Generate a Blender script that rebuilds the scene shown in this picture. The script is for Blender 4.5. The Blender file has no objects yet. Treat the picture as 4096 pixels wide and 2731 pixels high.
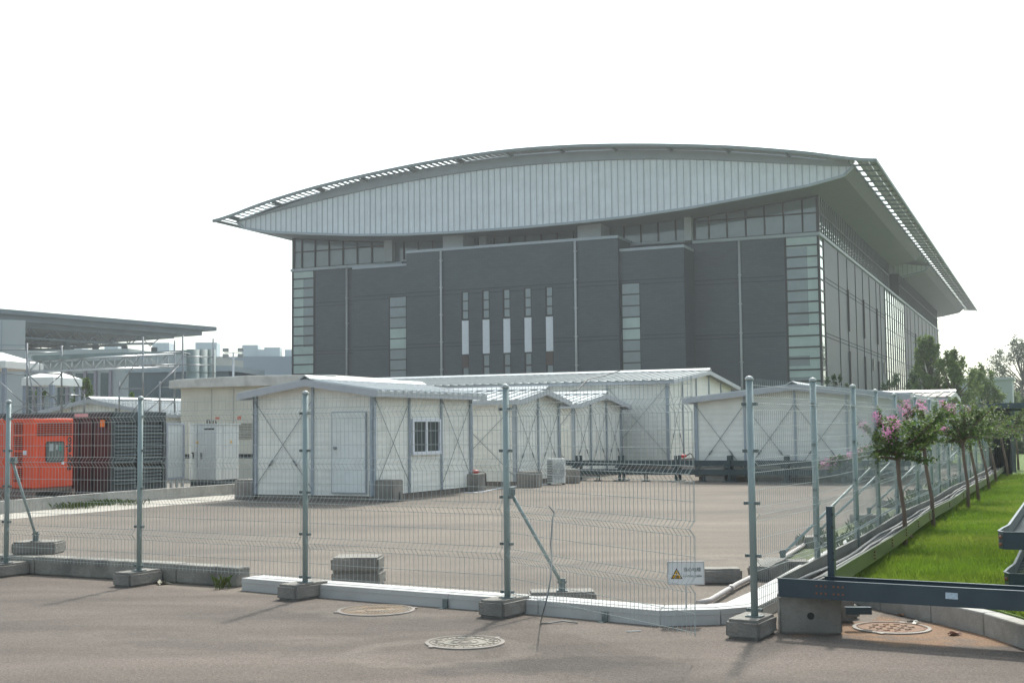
import bpy, math, random
from mathutils import Vector, Matrix, Euler
random.seed(7)
PI = math.pi
R = math.radians
SC = bpy.context.scene
COL = SC.collection

# ------------------------------------------------------------------ camera
EYE = 1.6
FPX = 5000.0                      # focal length in pixels of the 4096 wide photograph
PITCH = math.atan(348.5 / FPX)
ROLL = R(0.6)
fwd = Vector((0, math.cos(PITCH), math.sin(PITCH)))
_u0 = Vector((1, 0, 0)).cross(fwd)
rgt = Vector((1, 0, 0)) * math.cos(ROLL) - _u0 * math.sin(ROLL)
upv = _u0 * math.cos(ROLL) + Vector((1, 0, 0)) * math.sin(ROLL)
cam_d = bpy.data.cameras.new('camera')
cam = bpy.data.objects.new('camera', cam_d)
COL.objects.link(cam)
cam.matrix_world = Matrix.Translation((0, 0, EYE)) @ Matrix((rgt, upv, -fwd)).transposed().to_4x4()
cam_d.sensor_width = 36.0
cam_d.lens = FPX / 4096 * 36.0
cam_d.clip_start = 0.05
cam_d.clip_end = 3000
SC.camera = cam


def ray(x, y):
    d = fwd * FPX + rgt * (x - 2048) - upv * (y - 1365.5)
    return d / d.y


def G(x, y, z=0.0):               # where the sight line through a point of the photo meets height z
    d = ray(x, y)
    return Vector((0, 0, EYE)) + d * ((z - EYE) / d.z)


def AT(x, y, Y):                  # ... meets depth Y
    return Vector((0, 0, EYE)) + ray(x, y) * Y


# ------------------------------------------------------------------ world, sun, exposure
SUN_AZ, SUN_EL = R(16), R(51)
w = bpy.data.worlds.new('World')
SC.world = w
w.use_nodes = True
nt = w.node_tree
nt.nodes.clear()
sky = nt.nodes.new('ShaderNodeTexSky')
sky.sky_type = 'NISHITA'
sky.sun_disc = False
sky.sun_elevation = SUN_EL
sky.sun_rotation = SUN_AZ
sky.air_density = 1.0
sky.dust_density = 3.0
sky.ozone_density = 1.0
hs = nt.nodes.new('ShaderNodeHueSaturation')
hs.inputs['Saturation'].default_value = 0.55
bg = nt.nodes.new('ShaderNodeBackground')
bg.inputs['Strength'].default_value = 0.15
out = nt.nodes.new('ShaderNodeOutputWorld')
nt.links.new(sky.outputs[0], hs.inputs['Color'])
tint = nt.nodes.new('ShaderNodeMixRGB')
tint.blend_type = 'MULTIPLY'
tint.inputs['Fac'].default_value = 1
tint.inputs['Color2'].default_value = (.95, 1.03, .985, 1)
nt.links.new(hs.outputs[0], tint.inputs['Color1'])
nt.links.new(tint.outputs[0], bg.inputs['Color'])
nt.links.new(bg.outputs[0], out.inputs['Surface'])

sd = bpy.data.lights.new('sun', 'SUN')
sd.energy = 2.3
sd.angle = R(2.5)
sd.color = (1.0, 0.955, 0.88)
sun = bpy.data.objects.new('sun', sd)
COL.objects.link(sun)
sdir = Vector((math.sin(SUN_AZ) * math.cos(SUN_EL), math.cos(SUN_AZ) * math.cos(SUN_EL), math.sin(SUN_EL)))
sun.rotation_euler = sdir.to_track_quat('Z', 'Y').to_euler()
sun.location = (0, 0, 60)

SC.view_settings.view_transform = 'Standard'
SC.view_settings.look = 'None'
SC.view_settings.exposure = 0.78
SC.view_settings.gamma = 1.0
SC.cycles.max_bounces = 6
SC.cycles.volume_bounces = 1

# ------------------------------------------------------------------ materials
MATS = {}


def lin(c):
    return tuple(((v / 12.92) if v <= 0.04045 else ((v + 0.055) / 1.055) ** 2.4) for v in c)


def mat(name, col, rough=0.6, metal=0.0, var=0.12, scale=6.0, bump=0.0, bscale=60.0, stretch=(1, 1, 1),
        col2=None, scale2=1.2, amt2=0.0, spec=0.5, coords='Object'):
    """surface with uneven tone: fine noise (var), broad stains of a second colour (amt2), grain (bump)"""
    if name in MATS:
        return MATS[name]
    m = bpy.data.materials.new(name)
    m.use_nodes = True
    t = m.node_tree
    b = t.nodes['Principled BSDF']
    b.inputs['Roughness'].default_value = rough
    b.inputs['Metallic'].default_value = metal
    b.inputs['Specular IOR Level'].default_value = spec
    tc = t.nodes.new('ShaderNodeTexCoord')
    mp = t.nodes.new('ShaderNodeMapping')
    mp.inputs['Scale'].default_value = stretch
    t.links.new(tc.outputs[coords], mp.inputs['Vector'])
    n = t.nodes.new('ShaderNodeTexNoise')
    n.inputs['Scale'].default_value = scale
    n.inputs['Detail'].default_value = 6
    n.inputs['Roughness'].default_value = 0.62
    t.links.new(mp.outputs[0], n.inputs['Vector'])
    rp = t.nodes.new('ShaderNodeValToRGB')
    lo = tuple(max(0, c * (1 - var)) for c in col)
    hi = tuple(min(1, c * (1 + var)) for c in col)
    rp.color_ramp.elements[0].position = 0.3
    rp.color_ramp.elements[1].position = 0.7
    rp.color_ramp.elements[0].color = (*lo, 1)
    rp.color_ramp.elements[1].color = (*hi, 1)
    t.links.new(n.outputs['Fac'], rp.inputs['Fac'])
    last = rp.outputs['Color']
    if col2 is not None:
        n2 = t.nodes.new('ShaderNodeTexNoise')
        n2.inputs['Scale'].default_value = scale2
        n2.inputs['Detail'].default_value = 5
        t.links.new(mp.outputs[0], n2.inputs['Vector'])
        r2 = t.nodes.new('ShaderNodeValToRGB')
        r2.color_ramp.elements[0].position = 0.45
        r2.color_ramp.elements[1].position = 0.68
        r2.color_ramp.elements[0].color = (0, 0, 0, 1)
        r2.color_ramp.elements[1].color = (amt2, amt2, amt2, 1)
        t.links.new(n2.outputs['Fac'], r2.inputs['Fac'])
        mx = t.nodes.new('ShaderNodeMixRGB')
        mx.inputs['Color2'].default_value = (*col2, 1)
        t.links.new(r2.outputs['Color'], mx.inputs['Fac'])
        t.links.new(last, mx.inputs['Color1'])
        last = mx.outputs['Color']
    t.links.new(last, b.inputs['Base Color'])
    if bump > 0:
        n3 = t.nodes.new('ShaderNodeTexNoise')
        n3.inputs['Scale'].default_value = bscale
        n3.inputs['Detail'].default_value = 3
        t.links.new(mp.outputs[0], n3.inputs['Vector'])
        bp = t.nodes.new('ShaderNodeBump')
        bp.inputs['Strength'].default_value = bump
        bp.inputs['Distance'].default_value = 0.02
        t.links.new(n3.outputs['Fac'], bp.inputs['Height'])
        t.links.new(bp.outputs[0], b.inputs['Normal'])
    MATS[name] = m
    return m


def ribbed(m, axis, period, strength=0.5, dist=0.01, sharp=False):
    """adds fine regular ribs (relief only) along one local axis of an existing material"""
    t = m.node_tree
    b = t.nodes['Principled BSDF']
    tc = t.nodes.new('ShaderNodeTexCoord')
    wv = t.nodes.new('ShaderNodeTexWave')
    wv.bands_direction = axis
    wv.wave_profile = 'SAW' if sharp else 'SIN'
    wv.inputs['Scale'].default_value = (2 * PI / 20.0) / period
    wv.inputs['Distortion'].default_value = 0
    t.links.new(tc.outputs['Object'], wv.inputs['Vector'])
    bp = t.nodes.new('ShaderNodeBump')
    bp.inputs['Strength'].default_value = strength
    bp.inputs['Distance'].default_value = dist
    t.links.new(wv.outputs['Fac'], bp.inputs['Height'])
    old = b.inputs['Normal'].links
    if old:
        t.links.new(old[0].from_socket, bp.inputs['Normal'])
    t.links.new(bp.outputs[0], b.inputs['Normal'])
    return m


def glass(name, col, rough=0.04, spec=0.9, var=0.15, scale=.4):
    m = mat(name, col, rough=rough, var=var, scale=scale, spec=spec, bump=0.02, bscale=1.5)
    return m


def brickwork(name, col, mortar, bw, bh, var=0.1):
    m = mat(name, col, rough=0.52, var=var, scale=0.25, col2=tuple(c * 1.35 for c in col), scale2=.12, amt2=.5, spec=.6)
    t = m.node_tree
    b = t.nodes['Principled BSDF']
    tc = t.nodes.new('ShaderNodeTexCoord')
    # wrap the courses round the corner: run along x+y, height z
    sp = t.nodes.new('ShaderNodeSeparateXYZ')
    t.links.new(tc.outputs['Object'], sp.inputs[0])
    ad = t.nodes.new('ShaderNodeMath')
    t.links.new(sp.outputs[0], ad.inputs[0])
    t.links.new(sp.outputs[1], ad.inputs[1])
    cb = t.nodes.new('ShaderNodeCombineXYZ')
    t.links.new(ad.outputs[0], cb.inputs[0])
    t.links.new(sp.outputs[2], cb.inputs[1])
    br = t.nodes.new('ShaderNodeTexBrick')
    br.inputs['Scale'].default_value = 1
    br.inputs['Brick Width'].default_value = bw
    br.inputs['Row Height'].default_value = bh
    br.inputs['Mortar Size'].default_value = bh * 0.09
    br.inputs['Mortar Smooth'].default_value = 0.3
    br.inputs['Color1'].default_value = (.90, .90, .90, 1)
    br.inputs['Color2'].default_value = (1.12, 1.12, 1.12, 1)
    br.inputs['Mortar'].default_value = (*[mortar] * 3, 1)
    t.links.new(cb.outputs[0], br.inputs['Vector'])
    mx = t.nodes.new('ShaderNodeMixRGB')
    mx.blend_type = 'MULTIPLY'
    mx.inputs['Fac'].default_value = 1
    src = b.inputs['Base Color'].links[0].from_socket
    t.links.new(src, mx.inputs['Color1'])
    t.links.new(br.outputs['Color'], mx.inputs['Color2'])
    t.links.new(mx.outputs[0], b.inputs['Base Color'])
    return m


def leafy_mat(name, col, col2, trans=.45, rough=.55, spec=.25, **k):
    """leaf surface that lets some light through"""
    m = mat(name, col, rough=rough, col2=col2, spec=spec, **k)
    t = m.node_tree
    b = t.nodes['Principled BSDF']
    o = t.nodes['Material Output']
    tr = t.nodes.new('ShaderNodeBsdfTranslucent')
    t.links.new(b.inputs['Base Color'].links[0].from_socket, tr.inputs['Color'])
    mx = t.nodes.new('ShaderNodeMixShader')
    mx.inputs[0].default_value = trans
    t.links.new(b.outputs[0], mx.inputs[1])
    t.links.new(tr.outputs[0], mx.inputs[2])
    t.links.new(mx.outputs[0], o.inputs['Surface'])
    return m


# ------------------------------------------------------------------ mesh building
def frame(ox, oy, oz=0.0, rz=0.0):
    return Matrix.Translation((ox, oy, oz)) @ Matrix.Rotation(rz, 4, 'Z')


class MB:
    def __init__(self):
        self.v = []
        self.f = []
        self.sm = []

    def add(self, vs, fs, smooth=False):
        o = len(self.v)
        self.v += [tuple(p) for p in vs]
        self.f += [tuple(o + i for i in f) for f in fs]
        self.sm += [smooth] * len(fs)
        return self

    def box(self, x0, x1, y0, y1, z0, z1, M=None):
        vs = [Vector((x, y, z)) for z in (z0, z1) for y in (y0, y1) for x in (x0, x1)]
        if M is not None:
            vs = [M @ p for p in vs]
        return self.add(vs, [(0, 2, 3, 1), (4, 5, 7, 6), (0, 1, 5, 4), (2, 6, 7, 3), (0, 4, 6, 2), (1, 3, 7, 5)])

    def bar(self, a, b, wd, ht, up=(0, 0, 1)):
        """rectangular bar from a to b"""
        a, b = Vector(a), Vector(b)
        d = (b - a).normalized()
        u = Vector(up)
        s = d.cross(u)
        if s.length < 1e-4:
            s = d.cross(Vector((0, 1, 0)))
        s.normalize()
        u = s.cross(d).normalized()
        vs = []
        for p in (a, b):
            for i, j in ((-1, -1), (1, -1), (1, 1), (-1, 1)):
                vs.append(p + s * (i * wd / 2) + u * (j * ht / 2))
        return self.add(vs, [(0, 1, 2, 3), (7, 6, 5, 4), (0, 4, 5, 1), (1, 5, 6, 2), (2, 6, 7, 3), (3, 7, 4, 0)])

    def tube(self, pts, r, n=8, smooth=True, caps=True):
        pts = [Vector(p) for p in pts]
        rs = r if isinstance(r, (list, tuple)) else [r] * len(pts)
        rings = []
        prev = None
        for i, p in enumerate(pts):
            d = (pts[min(i + 1, len(pts) - 1)] - pts[max(i - 1, 0)])
            if d.length < 1e-9:
                d = Vector((0, 0, 1))
            d.normalize()
            if prev is None:
                a = d.cross(Vector((0, 0, 1)))
                if a.length < 1e-3:
                    a = d.cross(Vector((0, 1, 0)))
            else:
                a = prev - d * prev.dot(d)
            a.normalize()
            prev = a
            b = d.cross(a)
            rings.append([p + (a * math.cos(2 * PI * k / n) + b * math.sin(2 * PI * k / n)) * rs[i] for k in range(n)])
        vs = [q for rg in rings for q in rg]
        fs = []
        for i in range(len(pts) - 1):
            for k in range(n):
                fs.append((i * n + k, i * n + (k + 1) % n, (i + 1) * n + (k + 1) % n, (i + 1) * n + k))
        self.add(vs, fs, smooth)
        if caps:
            o = len(self.v) - len(vs)
            self.f.append(tuple(o + k for k in range(n))[::-1])
            self.f.append(tuple(o + (len(pts) - 1) * n + k for k in range(n)))
            self.sm += [False, False]
        return self

    def prism(self, poly, a, b, M=None, axis='y'):
        """closed outline poly [(u,v)] extruded: axis y -> (u, a..b, v); axis z -> (u, v, a..b); axis x -> (a..b, u, v)"""
        def mk(p, k):
            q = {'y': (p[0], k, p[1]), 'z': (p[0], p[1], k), 'x': (k, p[0], p[1])}[axis]
            q = Vector(q)
            return M @ q if M is not None else q
        n = len(poly)
        vs = [mk(p, a) for p in poly] + [mk(p, b) for p in poly]
        fs = [tuple(range(n)), tuple(range(2 * n - 1, n - 1, -1))]
        fs += [(i, (i + 1) % n + 0, (i + 1) % n + n, i + n)[::-1] for i in range(n)]
        return self.add(vs, fs)

    def quad(self, a, b, c, d):
        return self.add([a, b, c, d], [(0, 1, 2, 3)])

    def build(self, name, material, parent=None, bevel=0.0, segs=2, loc=None):
        me = bpy.data.meshes.new(name)
        me.from_pydata(self.v, [], self.f)
        me.polygons.foreach_set('use_smooth', self.sm)
        me.materials.append(material)
        me.validate()
        me.update()
        o = bpy.data.objects.new(name, me)
        COL.objects.link(o)
        if parent is not None:
            o.parent = parent
        if loc is not None:
            o.location = loc
        if bevel > 0:
            bm = o.modifiers.new('bevel', 'BEVEL')
            bm.width = bevel
            bm.segments = segs
            bm.limit_method = 'ANGLE'
        return o


def thing(name, label, cat, loc=(0, 0, 0), rz=0.0, group=None):
    o = bpy.data.objects.new(name, None)
    o.empty_display_size = 0.2
    COL.objects.link(o)
    o.location = loc
    o.rotation_euler = (0, 0, rz)
    o['label'] = label
    o['category'] = cat
    if group:
        o['group'] = group
    return o


def tag(o, label=None, cat=None, group=None, kind=None):
    if label:
        o['label'] = label
    if cat:
        o['category'] = cat
    if group:
        o['group'] = group
    if kind:
        o['kind'] = kind
    return o


def dup(root, loc=None, rz=None, label=None, parent=None):
    c = root.copy()
    COL.objects.link(c)
    if parent is not None:
        c.parent = parent
    if loc is not None:
        c.location = loc
    if rz is not None:
        c.rotation_euler = (0, 0, rz)
    if label:
        c['label'] = label
    for ch in list(root.children):
        dup(ch, parent=c)
    return c


def interp(tab, x):
    if x <= tab[0][0]:
        return tab[0][1]
    for (a, b), (c, d) in zip(tab, tab[1:]):
        if x <= c:
            return b + (d - b) * (x - a) / (c - a)
    return tab[-1][1]


def smoothtab(tab, x):            # Catmull-Rom through the table
    n = len(tab)
    for i in range(n - 1):
        if x <= tab[i + 1][0] or i == n - 2:
            p0 = tab[max(i - 1, 0)][1]; p1 = tab[i][1]; p2 = tab[i + 1][1]; p3 = tab[min(i + 2, n - 1)][1]
            t = (x - tab[i][0]) / (tab[i + 1][0] - tab[i][0])
            t = min(max(t, 0), 1)
            return 0.5 * ((2 * p1) + (-p0 + p2) * t + (2 * p0 - 5 * p1 + 4 * p2 - p3) * t * t + (-p0 + 3 * p1 - 3 * p2 + p3) * t ** 3)


TH = R(23.3)                       # the whole site lies turned by this angle
EF = Vector((-math.cos(TH), math.sin(TH), 0))
ES = Vector((math.sin(TH), math.cos(TH), 0))


def text_mesh(name, body, size, material, parent, M, extrude=0.001, ax='CENTER', bold=0.0):
    cu = bpy.data.curves.new(name, 'FONT')
    cu.body = body
    cu.size = size
    cu.resolution_u = 3
    cu.extrude = extrude
    cu.offset = bold
    cu.align_x = ax
    cu.align_y = 'CENTER'
    tmp = bpy.data.objects.new(name, cu)
    COL.objects.link(tmp)
    bpy.context.view_layer.update()
    me = bpy.data.meshes.new_from_object(tmp)
    bpy.data.objects.remove(tmp)
    me.name = name
    me.transform(M)
    me.materials.clear()
    me.materials.append(material)
    o = bpy.data.objects.new(name, me)
    COL.objects.link(o)
    o.parent = parent
    return o

# ------------------------------------------------------------------ ground
asphalt = mat('asphalt', (.166, .138, .118), rough=.88, var=.20, scale=55, bump=.55, bscale=170,
              col2=(.112, .097, .086), scale2=.35, amt2=.7, spec=.25)
yard_asphalt = mat('yard_asphalt', (.178, .150, .124), rough=.86, var=.16, scale=30, bump=.4, bscale=120,
                   col2=(.118, .104, .092), scale2=.22, amt2=.6, stretch=(1, .55, 1), spec=.25)
soil = mat('far_earth', (.12, .115, .105), rough=.95, var=.25, scale=.05)


def grains(m, s, amt):
    """light and dark stone grains in the asphalt's own colour"""
    t = m.node_tree
    b = t.nodes['Principled BSDF']
    tc = t.nodes.new('ShaderNodeTexCoord')
    vo = t.nodes.new('ShaderNodeTexVoronoi')
    vo.inputs['Scale'].default_value = s
    t.links.new(tc.outputs['Object'], vo.inputs['Vector'])
    sp = t.nodes.new('ShaderNodeSeparateColor')
    t.links.new(vo.outputs['Color'], sp.inputs[0])
    mr = t.nodes.new('ShaderNodeMapRange')
    mr.inputs['To Min'].default_value = 1 - amt
    mr.inputs['To Max'].default_value = 1 + amt
    t.links.new(sp.outputs[0], mr.inputs['Value'])
    mx = t.nodes.new('ShaderNodeMixRGB')
    mx.blend_type = 'MULTIPLY'
    mx.inputs['Fac'].default_value = 1
    t.links.new(b.inputs['Base Color'].links[0].from_socket, mx.inputs['Color1'])
    t.links.new(mr.outputs[0], mx.inputs['Color2'])
    t.links.new(mx.outputs[0], b.inputs['Base Color'])


def streaks(m, st, amt, rot=0.0):
    """long worn tracks and dusty drifts in the surface's own tone"""
    t = m.node_tree
    b = t.nodes['Principled BSDF']
    tc = t.nodes.new('ShaderNodeTexCoord')
    mp = t.nodes.new('ShaderNodeMapping')
    mp.inputs['Scale'].default_value = st
    mp.inputs['Rotation'].default_value = (0, 0, rot)
    t.links.new(tc.outputs['Object'], mp.inputs['Vector'])
    n = t.nodes.new('ShaderNodeTexNoise')
    n.inputs['Scale'].default_value = 1.0
    n.inputs['Detail'].default_value = 7
    n.inputs['Distortion'].default_value = .8
    t.links.new(mp.outputs[0], n.inputs['Vector'])
    mr = t.nodes.new('ShaderNodeMapRange')
    mr.inputs['From Min'].default_value = .32
    mr.inputs['From Max'].default_value = .68
    mr.inputs['To Min'].default_value = 1 - amt
    mr.inputs['To Max'].default_value = 1 + amt
    t.links.new(n.outputs['Fac'], mr.inputs['Value'])
    mx = t.nodes.new('ShaderNodeMixRGB')
    mx.blend_type = 'MULTIPLY'
    mx.inputs['Fac'].default_value = 1
    t.links.new(b.inputs['Base Color'].links[0].from_socket, mx.inputs['Color1'])
    t.links.new(mr.outputs[0], mx.inputs['Color2'])
    t.links.new(mx.outputs[0], b.inputs['Base Color'])


streaks(asphalt, (.5, 1.6, 1), .16, R(18))
streaks(yard_asphalt, (.10, .55, 1), .17, R(14))
streaks(yard_asphalt, (1.2, 2.2, 1), .07, R(-30))
def stain(m, centre, radii, rot, col, amt, ring=0.0):
    """patch of dirt or dust with a ragged edge, lying at a fixed place on the ground"""
    t = m.node_tree
    b = t.nodes['Principled BSDF']
    tc = t.nodes.new('ShaderNodeTexCoord')
    nz = t.nodes.new('ShaderNodeTexNoise')
    nz.inputs['Scale'].default_value = 3.5
    nz.inputs['Detail'].default_value = 7
    t.links.new(tc.outputs['Object'], nz.inputs['Vector'])
    mp = t.nodes.new('ShaderNodeMapping')
    mp.vector_type = 'TEXTURE'
    mp.inputs['Location'].default_value = (*centre, 0)
    mp.inputs['Rotation'].default_value = (0, 0, rot)
    mp.inputs['Scale'].default_value = (*radii, 1)
    t.links.new(tc.outputs['Object'], mp.inputs['Vector'])
    ln = t.nodes.new('ShaderNodeVectorMath')
    ln.operation = 'LENGTH'
    t.links.new(mp.outputs[0], ln.inputs[0])
    if ring:
        su = t.nodes.new('ShaderNodeMath'); su.operation = 'SUBTRACT'; su.inputs[1].default_value = 1.0
        t.links.new(ln.outputs['Value'], su.inputs[0])
        ab = t.nodes.new('ShaderNodeMath'); ab.operation = 'ABSOLUTE'
        t.links.new(su.outputs[0], ab.inputs[0])
        dv = t.nodes.new('ShaderNodeMath'); dv.operation = 'DIVIDE'; dv.inputs[1].default_value = ring
        t.links.new(ab.outputs[0], dv.inputs[0])
        src = dv.outputs[0]
    else:
        src = ln.outputs['Value']
    ad = t.nodes.new('ShaderNodeMath'); ad.operation = 'ADD'
    t.links.new(src, ad.inputs[0])
    m2 = t.nodes.new('ShaderNodeMapRange')
    m2.inputs['From Min'].default_value = .3; m2.inputs['From Max'].default_value = .7
    m2.inputs['To Min'].default_value = -.5; m2.inputs['To Max'].default_value = .5
    t.links.new(nz.outputs['Fac'], m2.inputs['Value'])
    t.links.new(m2.outputs[0], ad.inputs[1])
    mr = t.nodes.new('ShaderNodeMapRange')
    mr.inputs['From Min'].default_value = 1.15
    mr.inputs['From Max'].default_value = .55
    mr.inputs['To Min'].default_value = 0
    mr.inputs['To Max'].default_value = amt
    t.links.new(ad.outputs[0], mr.inputs['Value'])
    mx = t.nodes.new('ShaderNodeMixRGB')
    mx.inputs['Color2'].default_value = (*col, 1)
    t.links.new(mr.outputs[0], mx.inputs['Fac'])
    t.links.new(b.inputs['Base Color'].links[0].from_socket, mx.inputs['Color1'])
    t.links.new(mx.outputs[0], b.inputs['Base Color'])


stain(asphalt, (2.95, 9.95), (1.15, .62), R(-38), (.27, .165, .10), .85)
stain(asphalt, (-.55, 9.15), (.62, .5), R(20), (.24, .205, .175), .38, ring=.22)
stain(asphalt, (.2, 8.6), (.9, .28), R(10), (.07, .063, .06), .5)
stain(asphalt, (-2.2, 9.6), (1.3, .35), R(-20), (.10, .088, .08), .45)
stain(asphalt, (1.6, 7.8), (.8, .22), R(5), (.09, .08, .074), .5)
stain(asphalt, (-1.3, 11.15), (.9, .3), R(-30), (.22, .19, .16), .45)
for cx_, cy_, rx_, ry_ in ((-4, 17, 2.2, .5), (1.5, 15, 1.6, .35), (-1, 21, 3, .6), (5, 24, 2.6, .5), (0, 28, 3.5, .7)):
    stain(yard_asphalt, (cx_, cy_), (rx_, ry_), R(16), (.105, .093, .084), .5)
grains(asphalt, 130, .33)
grains(yard_asphalt, 110, .22)
g = MB()
g.add([(-900, -60, -.03), (900, -60, -.03), (900, 1500, -.03), (-900, 1500, -.03)], [(0, 1, 2, 3)])
tag(g.build('ground', soil), kind='structure')


def sheet(name, poly, z, m):
    b = MB()
    b.add([(x, y, z) for x, y in poly], [tuple(range(len(poly)))])
    return tag(b.build(name, m), kind='structure')


# the road this side of the fence and the yard beyond it
sheet('road', [(-30, -10), (30, -10), (30, 71), (3.6, 11.6), (2.9, 10.35), (1.0, 10.25), (-6.5, 14.9), (-30, 29)], 0.0, asphalt)
sheet('yard', [(-30, 29), (-6.5, 14.9), (1.0, 10.25), (2.9, 10.35), (3.6, 11.6), (30, 71), (60, 140), (-60, 140), (-60, 40)], 0.0, yard_asphalt)
concrete_w = mat('pale_concrete', (.42, .39, .34), rough=.8, var=.12, scale=9, bump=.2, bscale=40, col2=(.3, .28, .24), scale2=1.1, amt2=.5)
concrete = mat('grey_concrete', (.25, .235, .21), rough=.85, var=.2, scale=11, bump=.45, bscale=45, col2=(.13, .125, .115), scale2=2.6, amt2=.65)
kerb_stone = mat('kerb_stone', (.40, .39, .365), rough=.8, var=.12, scale=14, bump=.3, bscale=50, col2=(.25, .23, .2), scale2=3, amt2=.5)
dirt = mat('dry_dirt', (.22, .145, .09), rough=.95, var=.3, scale=40, bump=.3, bscale=90)
# pale strip beside the low white kerb on the generator side
d2 = Vector((.395, .918))
sheet('concrete_path', [(-12.0, 18.5), (-9.59, 23.49), (-8.14, 26.16), (-6.3, 30.4), (-7.2, 32.18), (-9.07, 28.75), (-10.29, 25.2), (-13.2, 18.5)], .004, concrete_w)
sheet('gravel_pad', [(-7.25, 32.18), (-9.1, 28.75), (-10.32, 25.2), (-13.3, 18.5), (-40, 30), (-40, 60), (-8, 60)], .006,
      mat('pad_gravel', (.20, .18, .15), rough=.9, var=.3, scale=25, bump=.5, bscale=60))

# ------------------------------------------------------------------ the big hall
HO = AT(1880 * 4096 / 2352, 540 * 4096 / 2352, 100.0)
hall = thing('exhibition_hall', 'huge dark brick hall under a curved lens-shaped metal roof with wide louvred eaves', 'hall', (HO.x, HO.y, 0), -TH)
brick = brickwork('dark_brick', (.031, .048, .060), .72, .60, .20, var=.10)
brick_s = brick
frame_m = mat('dark_frame', (.016, .016, .017), rough=.6, var=.1)
band_m = mat('zinc_band', (.34, .39, .42), rough=.5, var=.06, scale=1)
corr_w = ribbed(mat('ribbed_cladding', (.72, .77, .79), rough=.42, metal=.0, var=.07, scale=.9), 'X', 0.23, .55, .05)
grey_fascia = mat('grey_fascia', (.27, .30, .315), rough=.5, var=.08, scale=.7)
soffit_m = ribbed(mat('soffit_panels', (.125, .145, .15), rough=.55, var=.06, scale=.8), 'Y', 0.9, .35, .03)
blade_m = mat('louvre_blade', (.33, .345, .335), rough=.4, var=.1, scale=1, metal=.2)
roof_m = mat('roof_sheet', (.40, .43, .45), rough=.45, var=.06)
glass_f = glass('hall_glass', (.14, .185, .205), rough=.06)
glass_s = mat('hall_side_glass', (.55, .64, .62), rough=.03, metal=.75, var=.05, scale=.3, bump=.01, bscale=1.2)
blind_m = glass('pale_blind', (.36, .45, .42), rough=.15, spec=.5)
panel_w = mat('white_panel', (.66, .69, .71), rough=.5, var=.05)
pipe_m = mat('downpipe_metal', (.42, .43, .43), rough=.4, var=.1)
colm = mat('painted_column', (.38, .41, .42), rough=.6, var=.08)

W_, L_ = 50.0, 115.0


def S(s):                         # distance along the front, counted from the near corner
    return -s


# main body with notched glass corners
m = MB()
foot = [(S(47.47), .0), (S(2.75), .0), (S(2.75), 2.3), (0, 2.3), (0, 112.6), (S(2.75), L_), (S(W_), L_), (S(W_), 2.3), (S(47.47), 2.3)]
m.prism(foot, 0, 16.9, axis='z')
m.prism([(S(49.9), .35), (S(.12), .35), (S(.12), L_ - .2), (S(49.9), L_ - .2)], 16.9, 17.12, axis='z')
wall = m.build('wall', brick, hall)
# the projecting blocks
for (sa, sb, d, z1) in ((35.7, 41.5, 3.0, 16.5), (15.86, 35.7, 3.5, 17.53), (10.38, 15.86, 3.0, 16.45)):
    b = MB().box(S(sb), S(sa), -d, -.003, 0, z1 - .22)
    wing = b.build('brick_wing', brick, hall)
    c = MB().box(S(sb) - .04, S(sa) + .04, -d - .05, -.003, z1 - .22, z1)
    c.build('parapet_cap', band_m, wing)
# string courses: thin shadow grooves drawn as real dark fillets
g_ = MB()
for z in (13.75, 13.4, 9.15, 8.85):
    for (sa, sb, d) in ((35.72, 41.5, 3.0), (15.88, 35.68, 3.5), (10.38, 15.84, 3.0), (2.8, 10.36, 0), (41.52, 47.4, 0)):
        g_.box(S(sb), S(sa), -d - .012, -d - .0, z - .022, z + .022)
    g_.box(0, .012, 2.35, 42.5, z - .03, z + .03)
    g_.box(0, .02, 62.7, 112, z - .03, z + .03)
for y in (9.64, 14.8, 20.0, 25.0, 29.9, 35.3, 38.7, 66.5, 70.2, 76.15, 81.2, 86.7, 93.1, 98.2, 103.4, 108.2):
    g_.box(0, .05, y - .06, y + .06, .2, 16.8)
g_.build('wall_joint', mat('joint_shadow_gap', (.030, .038, .044), rough=1.0, spec=.0), hall)
# zinc band over the walls
bd = MB()
bd.box(S(10.4), .14, -.14, .3, 16.9, 17.14)
bd.box(S(50.14), S(38.0), -.14, .3, 16.9, 17.14)
bd.box(S(38.0), S(10.4), -.02, .3, 17.1, 17.3)
bd.box(-.3, .14, .3, 115.1, 16.9, 17.14)
bd.build('eaves_band', band_m, hall)

# lens shaped roof: bottom and top curves over the width (s, z)
BOT = [(-3.43, 21.38), (-2.7, 20.74), (0, 20.2), (4.5, 19.72), (9.4, 19.22), (14.5, 18.9), (19.4, 18.76), (25, 18.7), (30.6, 18.76), (35.5, 18.9), (40.6, 19.22), (45.5, 19.70), (50, 20.2), (52.7, 20.74), (53.5, 21.38)]
TOPC = [(-3.43, 21.42), (0, 21.87), (4.5, 22.52), (9.4, 23.18), (14.5, 23.66), (19.4, 23.93), (25, 24.06), (30.6, 23.93), (35.5, 23.62), (40.6, 23.14), (45.5, 22.55), (50, 21.95), (53.5, 21.42)]
RIM = [(-5.25, 21.58), (.5, 22.75), (5.8, 23.68), (12, 24.46), (18.5, 25.04), (25, 25.27), (31.5, 25.04), (38, 24.5), (44.2, 23.75), (49.5, 22.8), (55.3, 21.55)]
NS = 72


def samp(a, b, n):
    return [a + (b - a) * i / n for i in range(n + 1)]


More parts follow.
